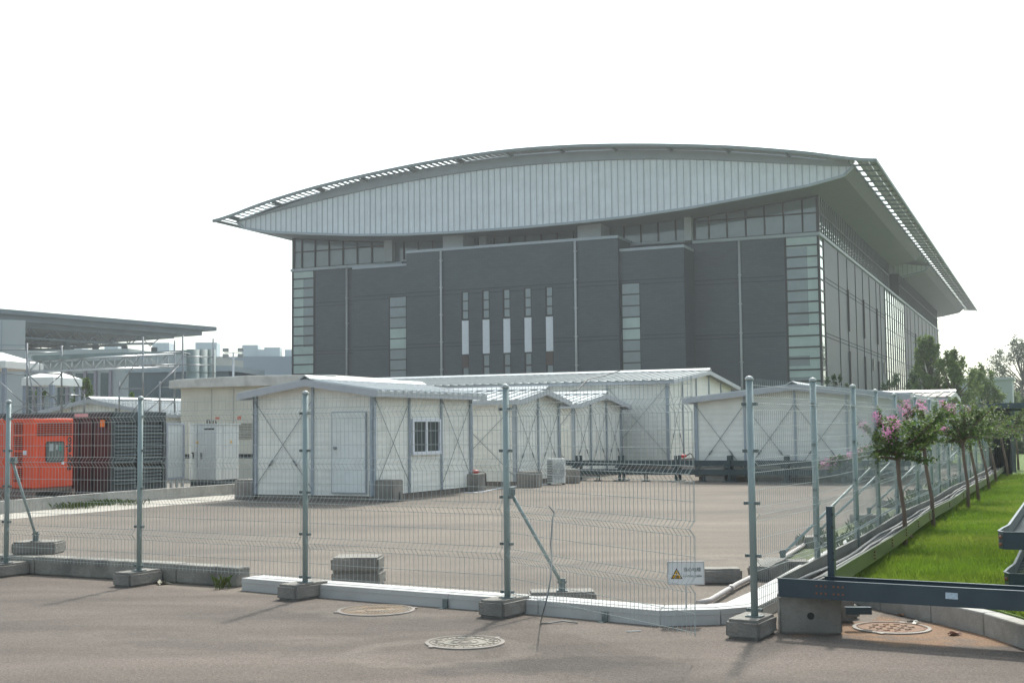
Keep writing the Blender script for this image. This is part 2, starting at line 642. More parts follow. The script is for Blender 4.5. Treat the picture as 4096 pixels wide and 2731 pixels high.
def gable(y0, y1, first):
    ss = sorted(set(samp(-3.43, 53.5, NS) + [-2.7, 0, 50, 52.7]))
    # white ribbed gable
    p = [(S(s), smoothtab(TOPC, s)) for s in ss] + [(S(s), interp(BOT, s) + .02) for s in reversed(ss[1:-1])]
    gm = MB().prism(p, y0, y0 + .3)
    ge = gm.build('gable_cladding', corr_w, hall)
    # standing seams over the cladding, lower trim
    q = MB()
    s = -2.9
    while s < 53:
        a, b = interp(BOT, s) + .1, smoothtab(TOPC, s)
        if b - a > .15:
            q.box(S(s) - .022, S(s) + .022, y0 - .06, y0, a, b)
        s += .56
    q.build('seam', mat('seam_metal', (.36, .40, .43), rough=.4, var=.05), ge)
    t = MB()
    for a, b in zip(ss, ss[1:]):
        t.bar((S(a), y0 - .1, interp(BOT, a)), (S(b), y0 - .1, interp(BOT, b)), .24, .2)
    t.build('gable_trim', band_m, ge)
    # soffit skin and top skin of the lens
    k = MB()
    ss2 = [a for a in ss]
    for a, b in zip(ss2, ss2[1:]):
        k.add([(S(a), y0 + .3, interp(BOT, a)), (S(b), y0 + .3, interp(BOT, b)), (S(b), y1, interp(BOT, b)), (S(a), y1, interp(BOT, a))], [(0, 1, 2, 3)])
        k.add([(S(a), y0 + .3, smoothtab(TOPC, a)), (S(a), y1, smoothtab(TOPC, a)), (S(b), y1, smoothtab(TOPC, b)), (S(b), y0 + .3, smoothtab(TOPC, b))], [(0, 1, 2, 3)])
    k.add([(S(s), y1, z) for s, z in [(s, interp(BOT, s)) for s in ss] + [(s, smoothtab(TOPC, s)) for s in reversed(ss)]], [tuple(range(2 * len(ss)))])
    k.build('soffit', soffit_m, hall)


gable(-4.0, 51.0, True)
gable(62.2, 126.6, False)
# grey fascia over the gable, closing up to the roof sheet
gf = MB()
GT = [(-3.43, 21.8), (5, 23.2), (10, 23.95), (15, 24.5), (25, 24.93), (35, 24.6), (41.5, 23.95), (48.7, 22.4), (53.6, 21.55)]
ss = samp(-3.43, 53.5, NS)
for a, b in zip(ss, ss[1:]):
    za, zb = smoothtab(GT, a), smoothtab(GT, b)
    gf.prism([(S(a), smoothtab(TOPC, a) + .01), (S(b), smoothtab(TOPC, b) + .01), (S(b), zb), (S(a), za)], -4.18, -3.9)
gf.build('roof_fascia', grey_fascia, hall)
# roof sheet above it all
rs = MB()
for a, b in zip(ss, ss[1:]):
    za, zb = smoothtab(RIM, a) - .12, smoothtab(RIM, b) - .12
    rs.prism([(S(a), za - .12), (S(b), zb - .12), (S(b), zb), (S(a), za)], -3.7, 130.0)
rs.build('roof_sheet', roof_m, hall)
# rim beam and rafters carrying the blades
rb = MB()
rr = samp(-5.25, 55.3, 80)
for y in (-5.5,):
    for a, b in zip(rr, rr[1:]):
        rb.prism([(S(a), smoothtab(RIM, a) - .24), (S(b), smoothtab(RIM, b) - .24), (S(b), smoothtab(RIM, b)), (S(a), smoothtab(RIM, a))], y, y + .22)
for a in (-5.25, 55.12):
    z = smoothtab(RIM, a)
    rb.box(S(a) - .11, S(a) + .11, -5.5, 131.8, z - .24, z)
rb.build('rim_beam', mat('rim_beam_steel', (.20, .235, .235), rough=.5, var=.08), hall)
rfm = mat('rafter_steel', (.16, .185, .185), rough=.5, var=.08)
for i in range(13):               # rafters of the front strip, running from the fascia out to the rim
    s = -3.3 + i * 4.73
    z = smoothtab(RIM, s)
    MB().bar((S(s), -3.8, z - .26), (S(s), -5.3, z - .2), .14, .3).build('rafter', rfm, hall)
y = -4.0
while y < 131:                    # rafters of the side strips
    for sa, sb in ((-5.2, -3.2),):
        MB().bar((S(sa), y, smoothtab(RIM, sa) - .2), (S(sb), y, smoothtab(RIM, sb) - .42), .10, .15).build('rafter', rfm, hall)
    y += 2.35
# louvre blades: long boards tilted about their own length
bl = MB()


def blade(s, y0, y1, wdt, ang):
    z = smoothtab(RIM, s) - .16
    slope = (smoothtab(RIM, s + .2) - smoothtab(RIM, s - .2)) / .4
    a0 = ang
    dx, dz = math.cos(a0) * wdt / 2, math.sin(a0) * wdt / 2
    nx, nz = -math.sin(a0) * .02, math.cos(a0) * .02
    x = S(s)
    bl.prism([(x - dx - nx, z - dz - nz), (x + dx - nx, z + dz - nz), (x + dx + nx, z + dz + nz), (x - dx + nx, z - dz + nz)], y0, y1)


s = -5.0
for s_ in (-4.93, -4.47, -4.01):
    blade(s_, -5.28, 131.0, .36, R(10))
s = -3.32
while s < 55.1:
    blade(s, -5.28, -3.9 if s < 53.3 else 60.0, .58 if s < 30 else .42, R(-5))
    s += .56
bl.build('louvre_blade', blade_m, hall)

# clerestory glazing between band and soffit
def ztop(s):
    return interp(BOT, s) - .03


cg = MB()
sl = samp(.12, 49.9, 60)
cg.prism([(S(s), 17.13) for s in (.12, 49.9)] + [(S(s), ztop(s)) for s in reversed(sl)], .2, .3)
cle = cg.build('clerestory', glass_f, hall)
cf = MB()
ms = [.05, 1.28, 2.81, 4.37, 5.93, 7.5, 9.04, 10.25] + [11.9 + 1.53 * i for i in range(18)] + [39.75, 41.3, 42.87, 44.42, 45.96, 47.51, 49.0, 49.95]
for s in ms:
    wd = .12 if s in (.05, 49.95) else .05
    cf.box(S(s) - wd, S(s) + wd, .06, .22, 17.14, ztop(s))
for a, b in ((.1, 10.3), (38.9, 49.9)):
    cf.box(S(b), S(a), .08, .21, 18.72, 18.82)
    cf.box(S(b), S(a), .08, .21, 17.14, 17.24)
    n = samp(a, b, 12)
    for p, q in zip(n, n[1:]):
        cf.bar((S(p), .13, ztop(p) - .06), (S(q), .13, ztop(q) - .06), .1, .12)
cf.build('clerestory_frame', frame_m, cle)
# side clerestory
sg = MB()
sg.box(-.25, -.01, .35, 47.5, 17.13, 20.18)
sg.box(-.25, -.01, 58.4, 114.8, 17.13, 20.18)
sg.box(-3.2, -3.1, 47.5, 58.4, 17.13, 20.6)
scl = sg.build('clerestory', glass_s, hall)
sf = MB()
y = .45
while y < 114.8:
    if not 47.6 < y < 58.3:
        sf.box(-.009, .045, y - .04, y + .04, 17.14, 20.18)
    y += 1.05
for a, b in ((.3, 47.6), (58.3, 114.9)):
    sf.box(-.008, .06, a, b, 18.72, 18.84)
    sf.box(-.008, .03, a, b, 17.145, 17.22)
sf.box(-3.2, 0.02, 47.5, 47.7, 17.14, 20.2)
sf.box(-3.2, 0.02, 58.2, 58.4, 17.14, 20.2)
sf.build('clerestory_frame', frame_m, scl)
# columns under the gable
for a, b, y0, y1, z0, z1 in ((10.35, 10.95, -.6, -.02, 17.14, 19.1), (38.75, 39.6, -.6, -.02, 17.14, 19.2), (30.6, 32.6, -2.4, -.1, 17.3, 18.95), (17.7, 19.8, -2.4, -.1, 17.3, 18.85), (29.0, 29.7, -1, -.1, 17.2, 18.8)):
    MB().box(S(b), S(a), y0, y1, z0, z1).build('column', colm, hall)

# glazed corners: pane, blind behind part of it, dark frame
def corner_window(sa, sb, ys, far=False):
    """front glazing from sa to sb, side glazing back to ys"""
    m = MB()
    if not far:
        m.box(S(sb), S(sa), .02, .12, 0, 16.9)
    else:
        m.box(S(sb), S(sa), .02, .12, 0, 16.9)
    o = m.build('corner_window', glass_f, hall)
    bl_ = MB()
    if sa < 10:
        bl_.box(S(.95), S(sa + .12), .008, .02, 0, 16.8)
        bl_.box(S(sb - .1), S(.95), .008, .02, 16.0, 16.8)
        bl_.box(S(sb - .1), S(.95), .008, .02, 7.2, 9.6)
        bl_.box(S(sb - .1), S(.95), .008, .02, 5.5, 6.4)
    else:
        bl_.box(S(sb - .12), S(48.75), .008, .02, 0, 16.8)
        bl_.box(S(48.75), S(sa + .1), .008, .02, 0, 9.6)
        bl_.box(S(48.75), S(sa + .1), .008, .02, 16.1, 16.8)
    bl_.build('blind', blind_m, o)
    f = MB()
    z = 16.15
    while z > 0:
        f.box(S(sb), S(sa), -.05, .03, z - .06, z + .06)
        z -= .915
    f.box(S(sb) - .02, S(sb) + .14, -.06, .1, 0, 16.89)
    f.box(S(sa) - .14, S(sa) + .04, -.06, .1, 0, 16.89)
    f.build('window_frame', frame_m, o)


corner_window(0.0, 2.75, 2.3)
corner_window(47.47, 50.0, 2.3)
for y0, y1 in ((.12, 2.3), (112.7, 114.95)):
    o = MB().box(-.12, -.02, y0, y1, 0, 16.9).build('side_window', glass_s, hall)
    f = MB()
    z = 16.15
    while z > 0:
        f.box(-.03, .04, y0, y1, z - .05, z + .05)
        z -= .915
    f.box(-.03, .05, y0 - .05, y0 + .1, 0, 16.89)
    f.box(-.03, .05, y1 - .15, y1, 0, 16.89)
    f.build('window_frame', frame_m, o)
# long glazed bay in the side wall
o = MB().box(.004, .05, 42.6, 62.6, 0, 16.88).build('curtain_wall', glass_s, hall)
f = MB()
for i in range(10):
    y = 42.6 + i * 20 / 9
    f.box(.051, .12, y - .06, y + .06, 0, 16.86)
z = 15.6
while z > 0:
    f.box(.05, .07, 42.6, 62.6, z - .025, z + .025)
    z -= 1.6
f.build('mullion', frame_m, o)
# slit windows of the side wall
for y in (14.8, 25.0, 35.3, 76.2, 86.7):
    for z0, z1 in ((10.1, 13.9), (3.5, 8.3)):
        o = MB().box(.055, .16, y - .12, y + .12, z0, z1).build('slit_window', frame_m, hall)
for y in (31.6, 40.8):
    MB().box(.01, .12, y - .5, y + .5, 7.2, 8.4).build('vent_grille', mat('side_vent', (.30, .27, .24), rough=.7), hall)

# five tall window strips in the big wing
for k, s in enumerate((29.94, 27.95, 25.99, 24.02, 22.05)):
    Y0 = -3.5
    o = MB().box(S(s) - .34, S(s) + .34, Y0 - .03, Y0 - .002, 11.08, 13.6).build('strip_window', frame_m, hall)
    for a, b in ((12.78, 13.5), (11.95, 12.68), (11.2, 11.83)):
        MB().box(S(s) - .16, S(s) + .31, Y0 - .045, Y0 - .03, a, b).build('pane', glass_f, o)
    MB().box(S(s) - .29, S(s) + .34, Y0 - .04, Y0 - .002, 8.1, 11.03).build('spandrel_panel', panel_w, hall)
    lower = k in (0, 4)
    o = MB().box(S(s) - .34, S(s) + .34, Y0 - .03, Y0 - .002, 4.2, 8.05).build('strip_window', frame_m, hall)
    p = MB()
    if lower:
        z = 7.0
        while z < 8.0:
            p.bar((S(s) - .3, Y0 - .05, z), (S(s) + .32, Y0 - .05, z), .03, .06)
            z += .1
        p.build('louvre', mat('brown_louvre', (.10, .06, .05), rough=.6), o)
        MB().box(S(s) - .16, S(s) + .31, Y0 - .045, Y0 - .03, 5.8, 6.9).build('pane', glass_f, o)
    else:
        MB().box(S(s) - .16, S(s) + .31, Y0 - .045, Y0 - .03, 7.05, 7.95).build('pane', glass_f, o)
        MB().box(S(s) - .16, S(s) + .31, Y0 - .045, Y0 - .03, 5.8, 6.9).build('pane', glass_f, o)
# two wide ladder windows
for sa, sb in ((35.98, 37.76), (14.16, 15.82)):
    Y0 = -3.0
    o = MB().box(S(sb), S(sa), Y0 - .04, Y0 - .002, 2, 13.56).build('ladder_window', frame_m, hall)
    z = 13.48; i = 0
    while z > 3:
        MB().box(S(sb) + .14, S(sa) - .03, Y0 - .055, Y0 - .04, z - .84, z).build('pane', blind_m if i in (3, 4) else glass_f, o)
        z -= .945; i += 1
# downpipes
for s, d in ((43.86, 0), (6.47, 0), (32.2, 3.5), (19.6, 3.5)):
    top = 16.88 if d == 0 else 17.3
    b = MB().tube([(S(s), -d - .13, 0), (S(s), -d - .13, top)], .1, 8)
    z = 2
    while z < top - .5:
        b.box(S(s) - .13, S(s) + .13, -d - .18, -d - .005, z, z + .08)
        z += 2.4
    b.build('downpipe', pipe_m, hall)

# ------------------------------------------------------------------ white site cabins
cab_m = ribbed(mat('cabin_panel', (.83, .825, .765), rough=.5, var=.05, scale=2, col2=(.60, .60, .55), scale2=1.4, amt2=.35), 'Z', .16, .45, .012)
cream_m = mat('cream_panel', (.66, .62, .52), rough=.55, var=.05, scale=1.5, col2=(.42, .40, .34), scale2=1, amt2=.3)
post_m = mat('galvanised_post', (.33, .38, .43), rough=.45, var=.12, scale=5, metal=.3)
roofw_m = mat('white_roof_sheet', (.50, .53, .54), rough=.4, var=.08, scale=3)
flash_m = mat('grey_flashing', (.42, .44, .47), rough=.45, var=.08)
rod_m = mat('brace_rod', (.24, .26, .28), rough=.5, metal=.4)
door_m = mat('cabin_door', (.76, .79, .77), rough=.45, var=.05, col2=(.5, .5, .47), scale2=2, amt2=.3)
dark_glass = glass('cabin_glass', (.03, .04, .04), rough=.05)
wframe_m = mat('white_frame', (.72, .75, .80), rough=.4, var=.03)
plinth_m = mat('plinth', (.20, .175, .15), rough=.9, var=.25, scale=8, bump=.3)
black_m = mat('black_plastic', (.02, .02, .02), rough=.5)


def cabin(label, x, y, rz, W, L, eave, ridge, plinth=.12, over=.32, nf=2, nl=3, braces=((0, 0),), side_braces=(0, 2), door=None, window=None, cat='cabin', zs=0.0, skin=None, rm=None):
    """gable on local -y from x 0..W, length L along +y; posts, rods, roof with standing ribs"""
    skin = skin or cab_m
    t = thing('site_cabin', label, cat, (x, y, 0), rz, 'white prefabricated cabins in the yard')
    m = MB()
    pf = [(0, plinth), (W, plinth), (W, eave), (W / 2, ridge), (0, eave)]
    m.prism(pf, 0, L)
    m.build('wall', skin, t)
    p = MB().box(.04, W - .04, .04, L - .04, 0, plinth - .002)
    p.build('plinth', plinth_m, t)
    # posts
    for i in range(nf + 1):
        px = W * i / nf
        h = eave + (ridge - eave) * (1 - abs(px - W / 2) / (W / 2))
        w_ = .028 if 0 < i < nf else .055
        MB().box(px - w_, px + w_, -.05, -.004, plinth, h - .03).build('post', post_m, t)
        MB().box(px - w_, px + w_, L + .004, L + .05, plinth, h - .03).build('post', post_m, t)
    for i in range(nl + 1):
        py = L * i / nl
        for sx in (0, 1):
            xx = W + .004 if sx else -.05
            MB().box(xx, xx + .046, py - (.028 if 0 < i < nl else .05), py + (.028 if 0 < i < nl else .05), plinth, eave - .02).build('post', post_m, t)
    class RodSet:
        def tube(self, pts, r, n):
            MB().tube(pts, r, n).build('brace_rod', rod_m, t)
            return self
    rods = RodSet()
    for i in braces:
        a, b = W * i[0] / nf, W * (i[0] + 1) / nf
        rods.tube([(a, -.045, plinth + .15), (b, -.045, eave - .15)], .0085, 5)
        rods.tube([(b, -.055, plinth + .15), (a, -.055, eave - .15)], .0085, 5)
        tb_ = MB()
        tb_.tube([(a + (b - a) * .26, -.045, plinth + .15 + (eave - plinth - .3) * .26), (a + (b - a) * .32, -.045, plinth + .15 + (eave - plinth - .3) * .32)], .022, 6)
        tb_.build('turnbuckle', rod_m, t)
        MB().tube([(b - (b - a) * .26, -.055, plinth + .15 + (eave - plinth - .3) * .26), (b - (b - a) * .32, -.055, plinth + .15 + (eave - plinth - .3) * .32)], .022, 6).build('turnbuckle', rod_m, t)
    for i in side_braces:
        a, b = L * i / nl, L * (i + 1) / nl
        for xx in (W + .05, -.05):
            rods.tube([(xx, a, plinth + .15), (xx, b, eave - .15)], .0085, 5)
            rods.tube([(xx * 1.0 + (.01 if xx > 0 else -.01), b, plinth + .15), (xx + (.01 if xx > 0 else -.01), a, eave - .15)], .0085, 5)
    # roof: two slopes with ribs
    r_ = MB()
    th = .06
    k = (ridge - eave) / (W / 2)
    for sgn in (-1, 1):
        e = (W / 2 + over)
        xe = W / 2 + sgn * e
        ze = ridge - k * e
        a, b = (W / 2, ridge + .02), (xe, ze + .02)
        pr = [a, b, (b[0], b[1] + th), (a[0], a[1] + th)]
        r_.prism(pr, -over, L + over)
        n = int((L + 2 * over) / .33)
        for i in range(n):
            yy = -over + .12 + i * (L + 2 * over - .24) / (n - 1)
            ra_ = [(a[0], a[1] + th), (b[0] + sgn * .03, b[1] + th - .003 - k * .03), (b[0] + sgn * .03, b[1] + th + .035 - k * .03), (a[0], a[1] + th + .035)]
            r_.prism(ra_, yy - .035, yy + .035)
    roof = r_.build('roof', rm or roofw_m, t)
    c = MB()
    c.prism([(W / 2 - .16, ridge + .10 - k * .16), (W / 2, ridge + .16), (W / 2 + .16, ridge + .10 - k * .16), (W / 2 + .16, ridge + .13 - k * .16), (W / 2, ridge + .19), (W / 2 - .16, ridge + .13 - k * .16)], -over - .03, L + over + .03)
    c.build('ridge_cap', roofw_m, roof)
    f = MB()
    for yy in (-over - .02, L + over):
        for sgn in (-1, 1):
            e = W / 2 + over
            f.prism([(W / 2, ridge - .07), (W / 2 + sgn * e, ridge - k * e - .07), (W / 2 + sgn * e, ridge - k * e + .085), (W / 2, ridge + .085)], yy, yy + .02)
    for sgn in (-1, 1):
        xe = W / 2 + sgn * (W / 2 + over)
        ze = ridge - k * (W / 2 + over)
        f.box(min(xe, xe - sgn * .02), max(xe, xe - sgn * .02), -over, L + over, ze - .06, ze + .03)
    f.build('fascia', flash_m, roof)
    if door:
        a, b, z0, z1 = door
        d = MB().box(a - .03, b + .03, -.045, -.003, z0 - .03, z1 + .03).build('door_frame', post_m, t)
        dd = MB().box(a, b, -.06, -.0455, z0, z1).build('door', door_m, t)
        MB().box(a + .05, a + .13, -.11, -.061, z0 + .98, z0 + 1.03).tube([(a + .1, -.06, z0 + 1.0), (a + .1, -.1, z0 + 1.0)], .03, 8).build('handle', rod_m, dd)
    if window:
        ya, yb, z0, z1 = window
        f = MB()
        xo = W + .005
        f.box(xo, xo + .09, ya, yb, z0, z0 + .08).box(xo, xo + .08, ya, yb, z1 - .07, z1)
        f.box(xo, xo + .08, ya, ya + .07, z0 + .08, z1 - .07).box(xo, xo + .08, yb - .07, yb, z0 + .08, z1 - .07)
        f.box(xo, xo + .07, (ya + yb) / 2 - .035, (ya + yb) / 2 + .035, z0 + .08, z1 - .07)
        wf = f.build('window', wframe_m, t)
        MB().box(xo, xo + .03, ya + .07, yb - .07, z0 + .08, z1 - .07).build('pane', dark_glass, wf)
    return t


# nearest cabin, gable towards us
c1 = cabin('white panel cabin with a closed door and a sliding window round the corner', -6.09, 29.69, R(-26.0), 3.27, 4.65, 2.45, 2.69,
           nf=2, nl=3, braces=((0, 0),), side_braces=(0, 2), door=(2.2, 3.08, .2, 2.0), window=(1.62, 2.98, 1.0, 1.86))
cabin('small white cabin behind the concrete block with the red plug on top', .05, 35.24, R(-23.3) + PI / 2 , 3.4, 4.2, 2.38, 2.65, nf=2, nl=2, braces=((0, 0), (1, 0)), side_braces=(0, 1))
cabin('small white cabin partly hidden, standing directly behind the air conditioner', 1.95, 40.4, R(-23.3) + PI / 2, 4.8, 5.0, 2.34, 2.66, nf=3, nl=3, braces=((0, 0), (1, 0), (2, 0)), side_braces=(0, 1))
cabin('longest white cabin on a raised plinth, with a long grey roof and slung cable', 5.57, 45.0, R(-23.3) + PI / 2, 9.8, 16.0, 3.24, 3.72, plinth=.42, rm=mat('weathered_roof', (.30, .33, .335), rough=.55, var=.12, scale=.8, col2=(.22, .25, .25), scale2=.5, amt2=.5), nf=5, nl=7, braces=((0, 0), (4, 0)), side_braces=(0, 4))
cabin('wide white cabin whose low gable with crossed rods faces us behind the mesh fence', 5.46, 37.32, R(-23.3), 5.85, 8.0, 2.38, 2.69, nf=4, nl=5, braces=((0, 0), (1, 0), (2, 0), (3, 0)), side_braces=(0, 2))
cabin('farthest white cabin with a beige roof edge near the leafy trees', 16.3, 47.5, R(-23.3) + PI / 2, 5.0, 2.4, 2.58, 2.78, rm=mat('beige_roof', (.22, .21, .19), rough=.6, var=.1), nf=4, nl=3, braces=(), side_braces=())
cabin('white cabin with a bright ribbed roof standing behind the dark container', -20.2, 52.4, R(-23.3), 6.8, 11.0, 2.3, 2.9, nf=3, nl=4, braces=(), side_braces=())

# air conditioner outdoor unit by the second cabin
ac = thing('air_conditioner', 'white air conditioner outdoor unit standing on the asphalt by the cabins', 'air conditioner', (1.16, 35.9, 0), R(-10))
MB().box(-.18, .32, -.15, .15, .04, .74).build('casing', mat('ac_white', (.66, .67, .65), rough=.4, var=.04), ac, bevel=.015)
gq = MB()
for i in range(13):
    gq.bar((-.17, -.16, .1 + i * .048), (-.02, -.16, .1 + i * .048), .01, .02)
gq.build('grille', black_m, ac)
fan = MB()
for rr_ in (.18, .15, .12, .09, .06):
    fan.tube([(.15 + rr_ * math.cos(a * PI / 10), -.158, .38 + rr_ * 1.25 * math.sin(a * PI / 10)) for a in range(21)], .005, 4)
fan.build('fan_guard', rod_m, ac)
MB().box(-.16, -.1, -.14, .14, 0, .04).box(.24, .3, -.14, .14, 0, .04).build('foot', black_m, ac)


# ------------------------------------------------------------------ concrete blocks
def block(label, x, y, z, wx, wy, h, rz, bev=.02, hole=False, tilt=0.0, group='loose concrete ballast blocks'):
    """cast block with chipped edges; origin at the middle of its underside"""
    b = MB()
    rnd = random.Random(int(abs(x) * 991 + abs(y) * 77))
    nx, ny, nz = max(3, int(wx / .06)), max(3, int(wy / .06)), max(3, int(h / .05))
    b.box(-wx / 2, wx / 2, -wy / 2, wy / 2, 0, h)
    me = bpy.data.meshes.new('concrete_block')
    import bmesh
    bm = bmesh.new()
    bmesh.ops.create_cube(bm, size=1)
    for v in bm.verts:
        v.co.x *= wx; v.co.y *= wy; v.co.z = v.co.z * h + h / 2
    bmesh.ops.bevel(bm, geom=list(bm.edges), offset=bev, segments=2, affect='EDGES')
    bmesh.ops.subdivide_edges(bm, edges=list(bm.edges), cuts=3, use_grid_fill=True)
    for v in bm.verts:
        e = sum((abs(v.co.x) > wx / 2 - bev * 1.3, abs(v.co.y) > wy / 2 - bev * 1.3, v.co.z > h - bev * 1.3))
        j = .0028 if e > 1 else .0012
        v.co += Vector((rnd.uniform(-j, j), rnd.uniform(-j, j), rnd.uniform(-j, j) if v.co.z > .01 else 0))
    bm.to_mesh(me)
    bm.free()
    me.materials.append(concrete)
    o = bpy.data.objects.new('concrete_block', me)
    COL.objects.link(o)
    o.location = (x, y, z)
    o.rotation_euler = (tilt, 0, rz)
    tag(o, label, 'concrete block', group)
    if hole:
        MB().tube([(0, -wy / 2 - .004, h * .48), (0, -wy / 2 + .002, h * .48)], .028, 12).build('hole', black_m, o)
    return o


def gblock(label, px, py, wx, wy, h, rz=-TH, **k):
    """block whose near underside edge is seen at (px, py) of the photo"""
    p = G(px, py)
    q = p + Vector((-math.sin(rz), math.cos(rz), 0)) * (wy / 2)
    return block(label, q.x, q.y, k.pop('z', 0), wx, wy, h, rz, **k)


gblock('rough grey cube block against the far corner of the cabin with the door', 974, 1996, .55, .5, .46)
gblock('stained grey cube block at the near corner of the cabin with the door', 1522, 2006, .62, .5, .48)
gblock('grey cube block with a red plug lying on it, between two cabins', 1876, 1966, .56, .5, .45)
gblock('water-stained cube block at the corner of the second cabin', 2104, 1950, .56, .5, .43)
gblock('small stained cube block just beside the air conditioner', 2280, 1933, .36, .4, .42)
gblock('flat grey block lying lengthwise under the dark steel racks', 2855, 1926, .65, .4, .42)
block('upper block of the stack of two behind the white duct', -1.63, 13.15, .149, .50, .40, .147, R(-3))
block('lower block of the stack of two behind the white duct', -1.62, 13.16, 0, .50, .38, .148, R(-5))
gblock('flat pale-topped block lying beside the caution sign', 2880, 2337, .46, .26, .155, rz=R(-2))
gblock('tilted block leaning behind the corner post of the fence', 3035, 2322, .27, .42, .15, rz=R(-42), tilt=R(9), z=.03)
gblock('big upright block with a round hole holding up the dark cable tray', 3245, 2535, .47, .26, .288, rz=R(-8), hole=True, bev=.012)
gblock('narrow block half hidden behind the big block with a hole', 3385, 2492, .14, .3, .2, rz=R(-8))

# black ball-like bucket by the stained block, red plug on the block
kb = G(1582, 2003)
o = MB().tube([(0, 0, 0), (0, 0, .03), (0, 0, .2), (0, 0, .25)], [.10, .13, .13, .07], 14).build('bucket', black_m, loc=kb)
tag(o, 'small black bucket on the ground beside the stained block', 'bucket')

red_m = mat('red_plastic', (.55, .03, .03), rough=.35, var=.05)
cable_m = mat('black_cable', (.018, .018, .02), rough=.5)
pgd = G(1876, 1966) + Vector((.1, .22, .45))
pl = thing('power_plug', 'red industrial plug with black lead lying on a concrete block', 'plug', pgd, 0)
MB().tube([(-.2, 0, .05), (-.05, .01, .06), (-.04, .01, .06), (.1, .02, .05), (.16, .02, .05)], [.035, .04, .055, .045, .035], 10).build('connector', red_m, pl)
MB().tube([(-.2, 0, .05), (-.3, .05, .06), (-.34, .12, .01)], .015, 6).tube([(.16, .02, .05), (.27, .03, .06), (.33, -.05, .0), (.34, -.3, -.3)], .015, 6).build('lead', cable_m, pl)


def hang_plug(label, pts, k):
    o = thing('power_plug', label, 'plug', pts[0], 0)
    b = Vector(pts[0])
    q = [Vector(p) - b for p in pts]
    a, c = q[k], q[k + 1]
    MB().tube([a, a.lerp(c, .3), a.lerp(c, .5), a.lerp(c, .52), a.lerp(c, .8), c], [.04, .05, .05, .07, .055, .04], 10).build('connector', red_m, o)
    MB().tube(q[:k + 1], .022, 6).tube(q[k + 1:], .022, 6).build('lead', cable_m, o)


yy_ = 45.6
hang_plug('red plug joint hanging on a black cable against the long cabin wall', [AT(2624, 1746, yy_), AT(2612, 1772, yy_), AT(2600, 1786, yy_), AT(2586, 1796, yy_), AT(2549, 1796, yy_), AT(2541, 1812, yy_), AT(2534, 1826, yy_), AT(2542, 1838, yy_)], 3)
hang_plug('red plug joint beside the gable foot of the long cabin', [AT(2776, 1846, 40.5), AT(2768, 1816, 40.5), AT(2760, 1812, 40.5), AT(2745, 1822, 40.5), AT(2725, 1825, 40.5), AT(2716, 1834, 40.5), AT(2700, 1850, 40.5)], 3)

# ------------------------------------------------------------------ dark steel racks across the yard
rack_m = mat('dark_green_steel', (.035, .062, .072), rough=.38, var=.15, scale=3, metal=.25, col2=(.06, .09, .10), scale2=1.2, amt2=.5)
rk = thing('cable_rack', 'long dark green steel rack of two tiers on stands across the yard', 'cable rack', (1.15, 38.65, 0), -TH)
for z0, y0, a, b in ((.46, .05, 0.0, 10.6), (.2, -.1, .85, 10.9)):
    t_ = MB()
    t_.box(a, b, y0 - .02, y0, z0, z0 + .15).box(a, b, y0 + .28, y0 + .30, z0, z0 + .15)
    t_.box(a, b, y0 - .0, y0 + .28, z0 + .01, z0 + .02)
    t_.build('tray', rack_m, rk)
for px in (2312, 2484, 2707, 2912, 3130, 3345):
    q = G(px, 1925)
    u = (q.x - 1.15) / .918
    s_ = MB().box(u - .045, u + .045, -.04, -.021 + .0, .005, .76)
    s_.box(u - .045, u + .045, .36, .40, .02, .76)
    s_.box(u - .16, u + .16, -.22, .46, 0, .03)
    s_.box(u - .12, u + .05, -.1, .36, .40, .455)
    s_.build('stand', rack_m, rk)
for px in (2408, 2602, 2832, 2952):
    q = G(px, 1930)
    u = (q.x - 1.15) / .918
    MB().box(u - .04, u - .01, -.1, -.06, .03, .2).box(u + .03, u + .06, -.1, -.06, .03, .2).box(u - .1, u + .12, -.16, 0, 0, .028).build('foot', rack_m, rk)

# ------------------------------------------------------------------ machines on the generator side
orange_m = mat('orange_paint', (.74, .075, .02), rough=.4, var=.07, scale=2, col2=(.5, .06, .02), scale2=1, amt2=.3)
skid_m = mat('rusty_skid', (.17, .11, .09), rough=.7, var=.2)
gen = thing('generator', 'bright orange generator set with louvres and a rounded control window', 'generator', (-10.9, 28.46, 0), -TH)
# local x: to the left is negative, local y: depth; end face at x=0 runs back 1.3 m
MB().box(-4.2, 0, 0, 1.28, .36, 1.95).build('canopy', orange_m, gen, bevel=.03)
sk = MB().box(-4.1, -.03, .02, .12, .12, .355).box(-4.1, -.03, 1.15, 1.27, .12, .355).box(-.16, -.03, .12, 1.15, .27, .355)
sk.box(-.12, .05, -.04, .06, -.0, .3).box(-.12, .05, 1.2, 1.31, 0, .3)
sk.build('skid', skid_m, gen)
lv = MB()
for i in range(6):
    lv.box(.004, .02, .12, 1.22, 1.55 + i * .052, 1.575 + i * .052)
for i in range(30):
    if i % 8 == 7:
        continue
    lv.box(-.55, -.30, -.016, -.003, .52 + i * .045, .545 + i * .045)
lv.build('louvre', mat('dark_slot', (.12, .02, .012), rough=.7), gen)
dr = MB().box(.004, .012, .22, 1.0, .44, 1.47).build('door', orange_m, gen)
gp = [(.38, .98), (.42, .94), (.92, .94), (.96, .98), (.96, 1.38), (.92, 1.42), (.42, 1.42), (.38, 1.38)]
MB().prism(gp, .013, .03, axis='x').build('window_frame', black_m, dr)
MB().prism([(.40 + (u - .38) * .93, .965 + (v - .94) * .89) for u, v in gp], .0305, .034, axis='x').build('pane', glass('gen_glass', (.12, .14, .13), rough=.1), dr)
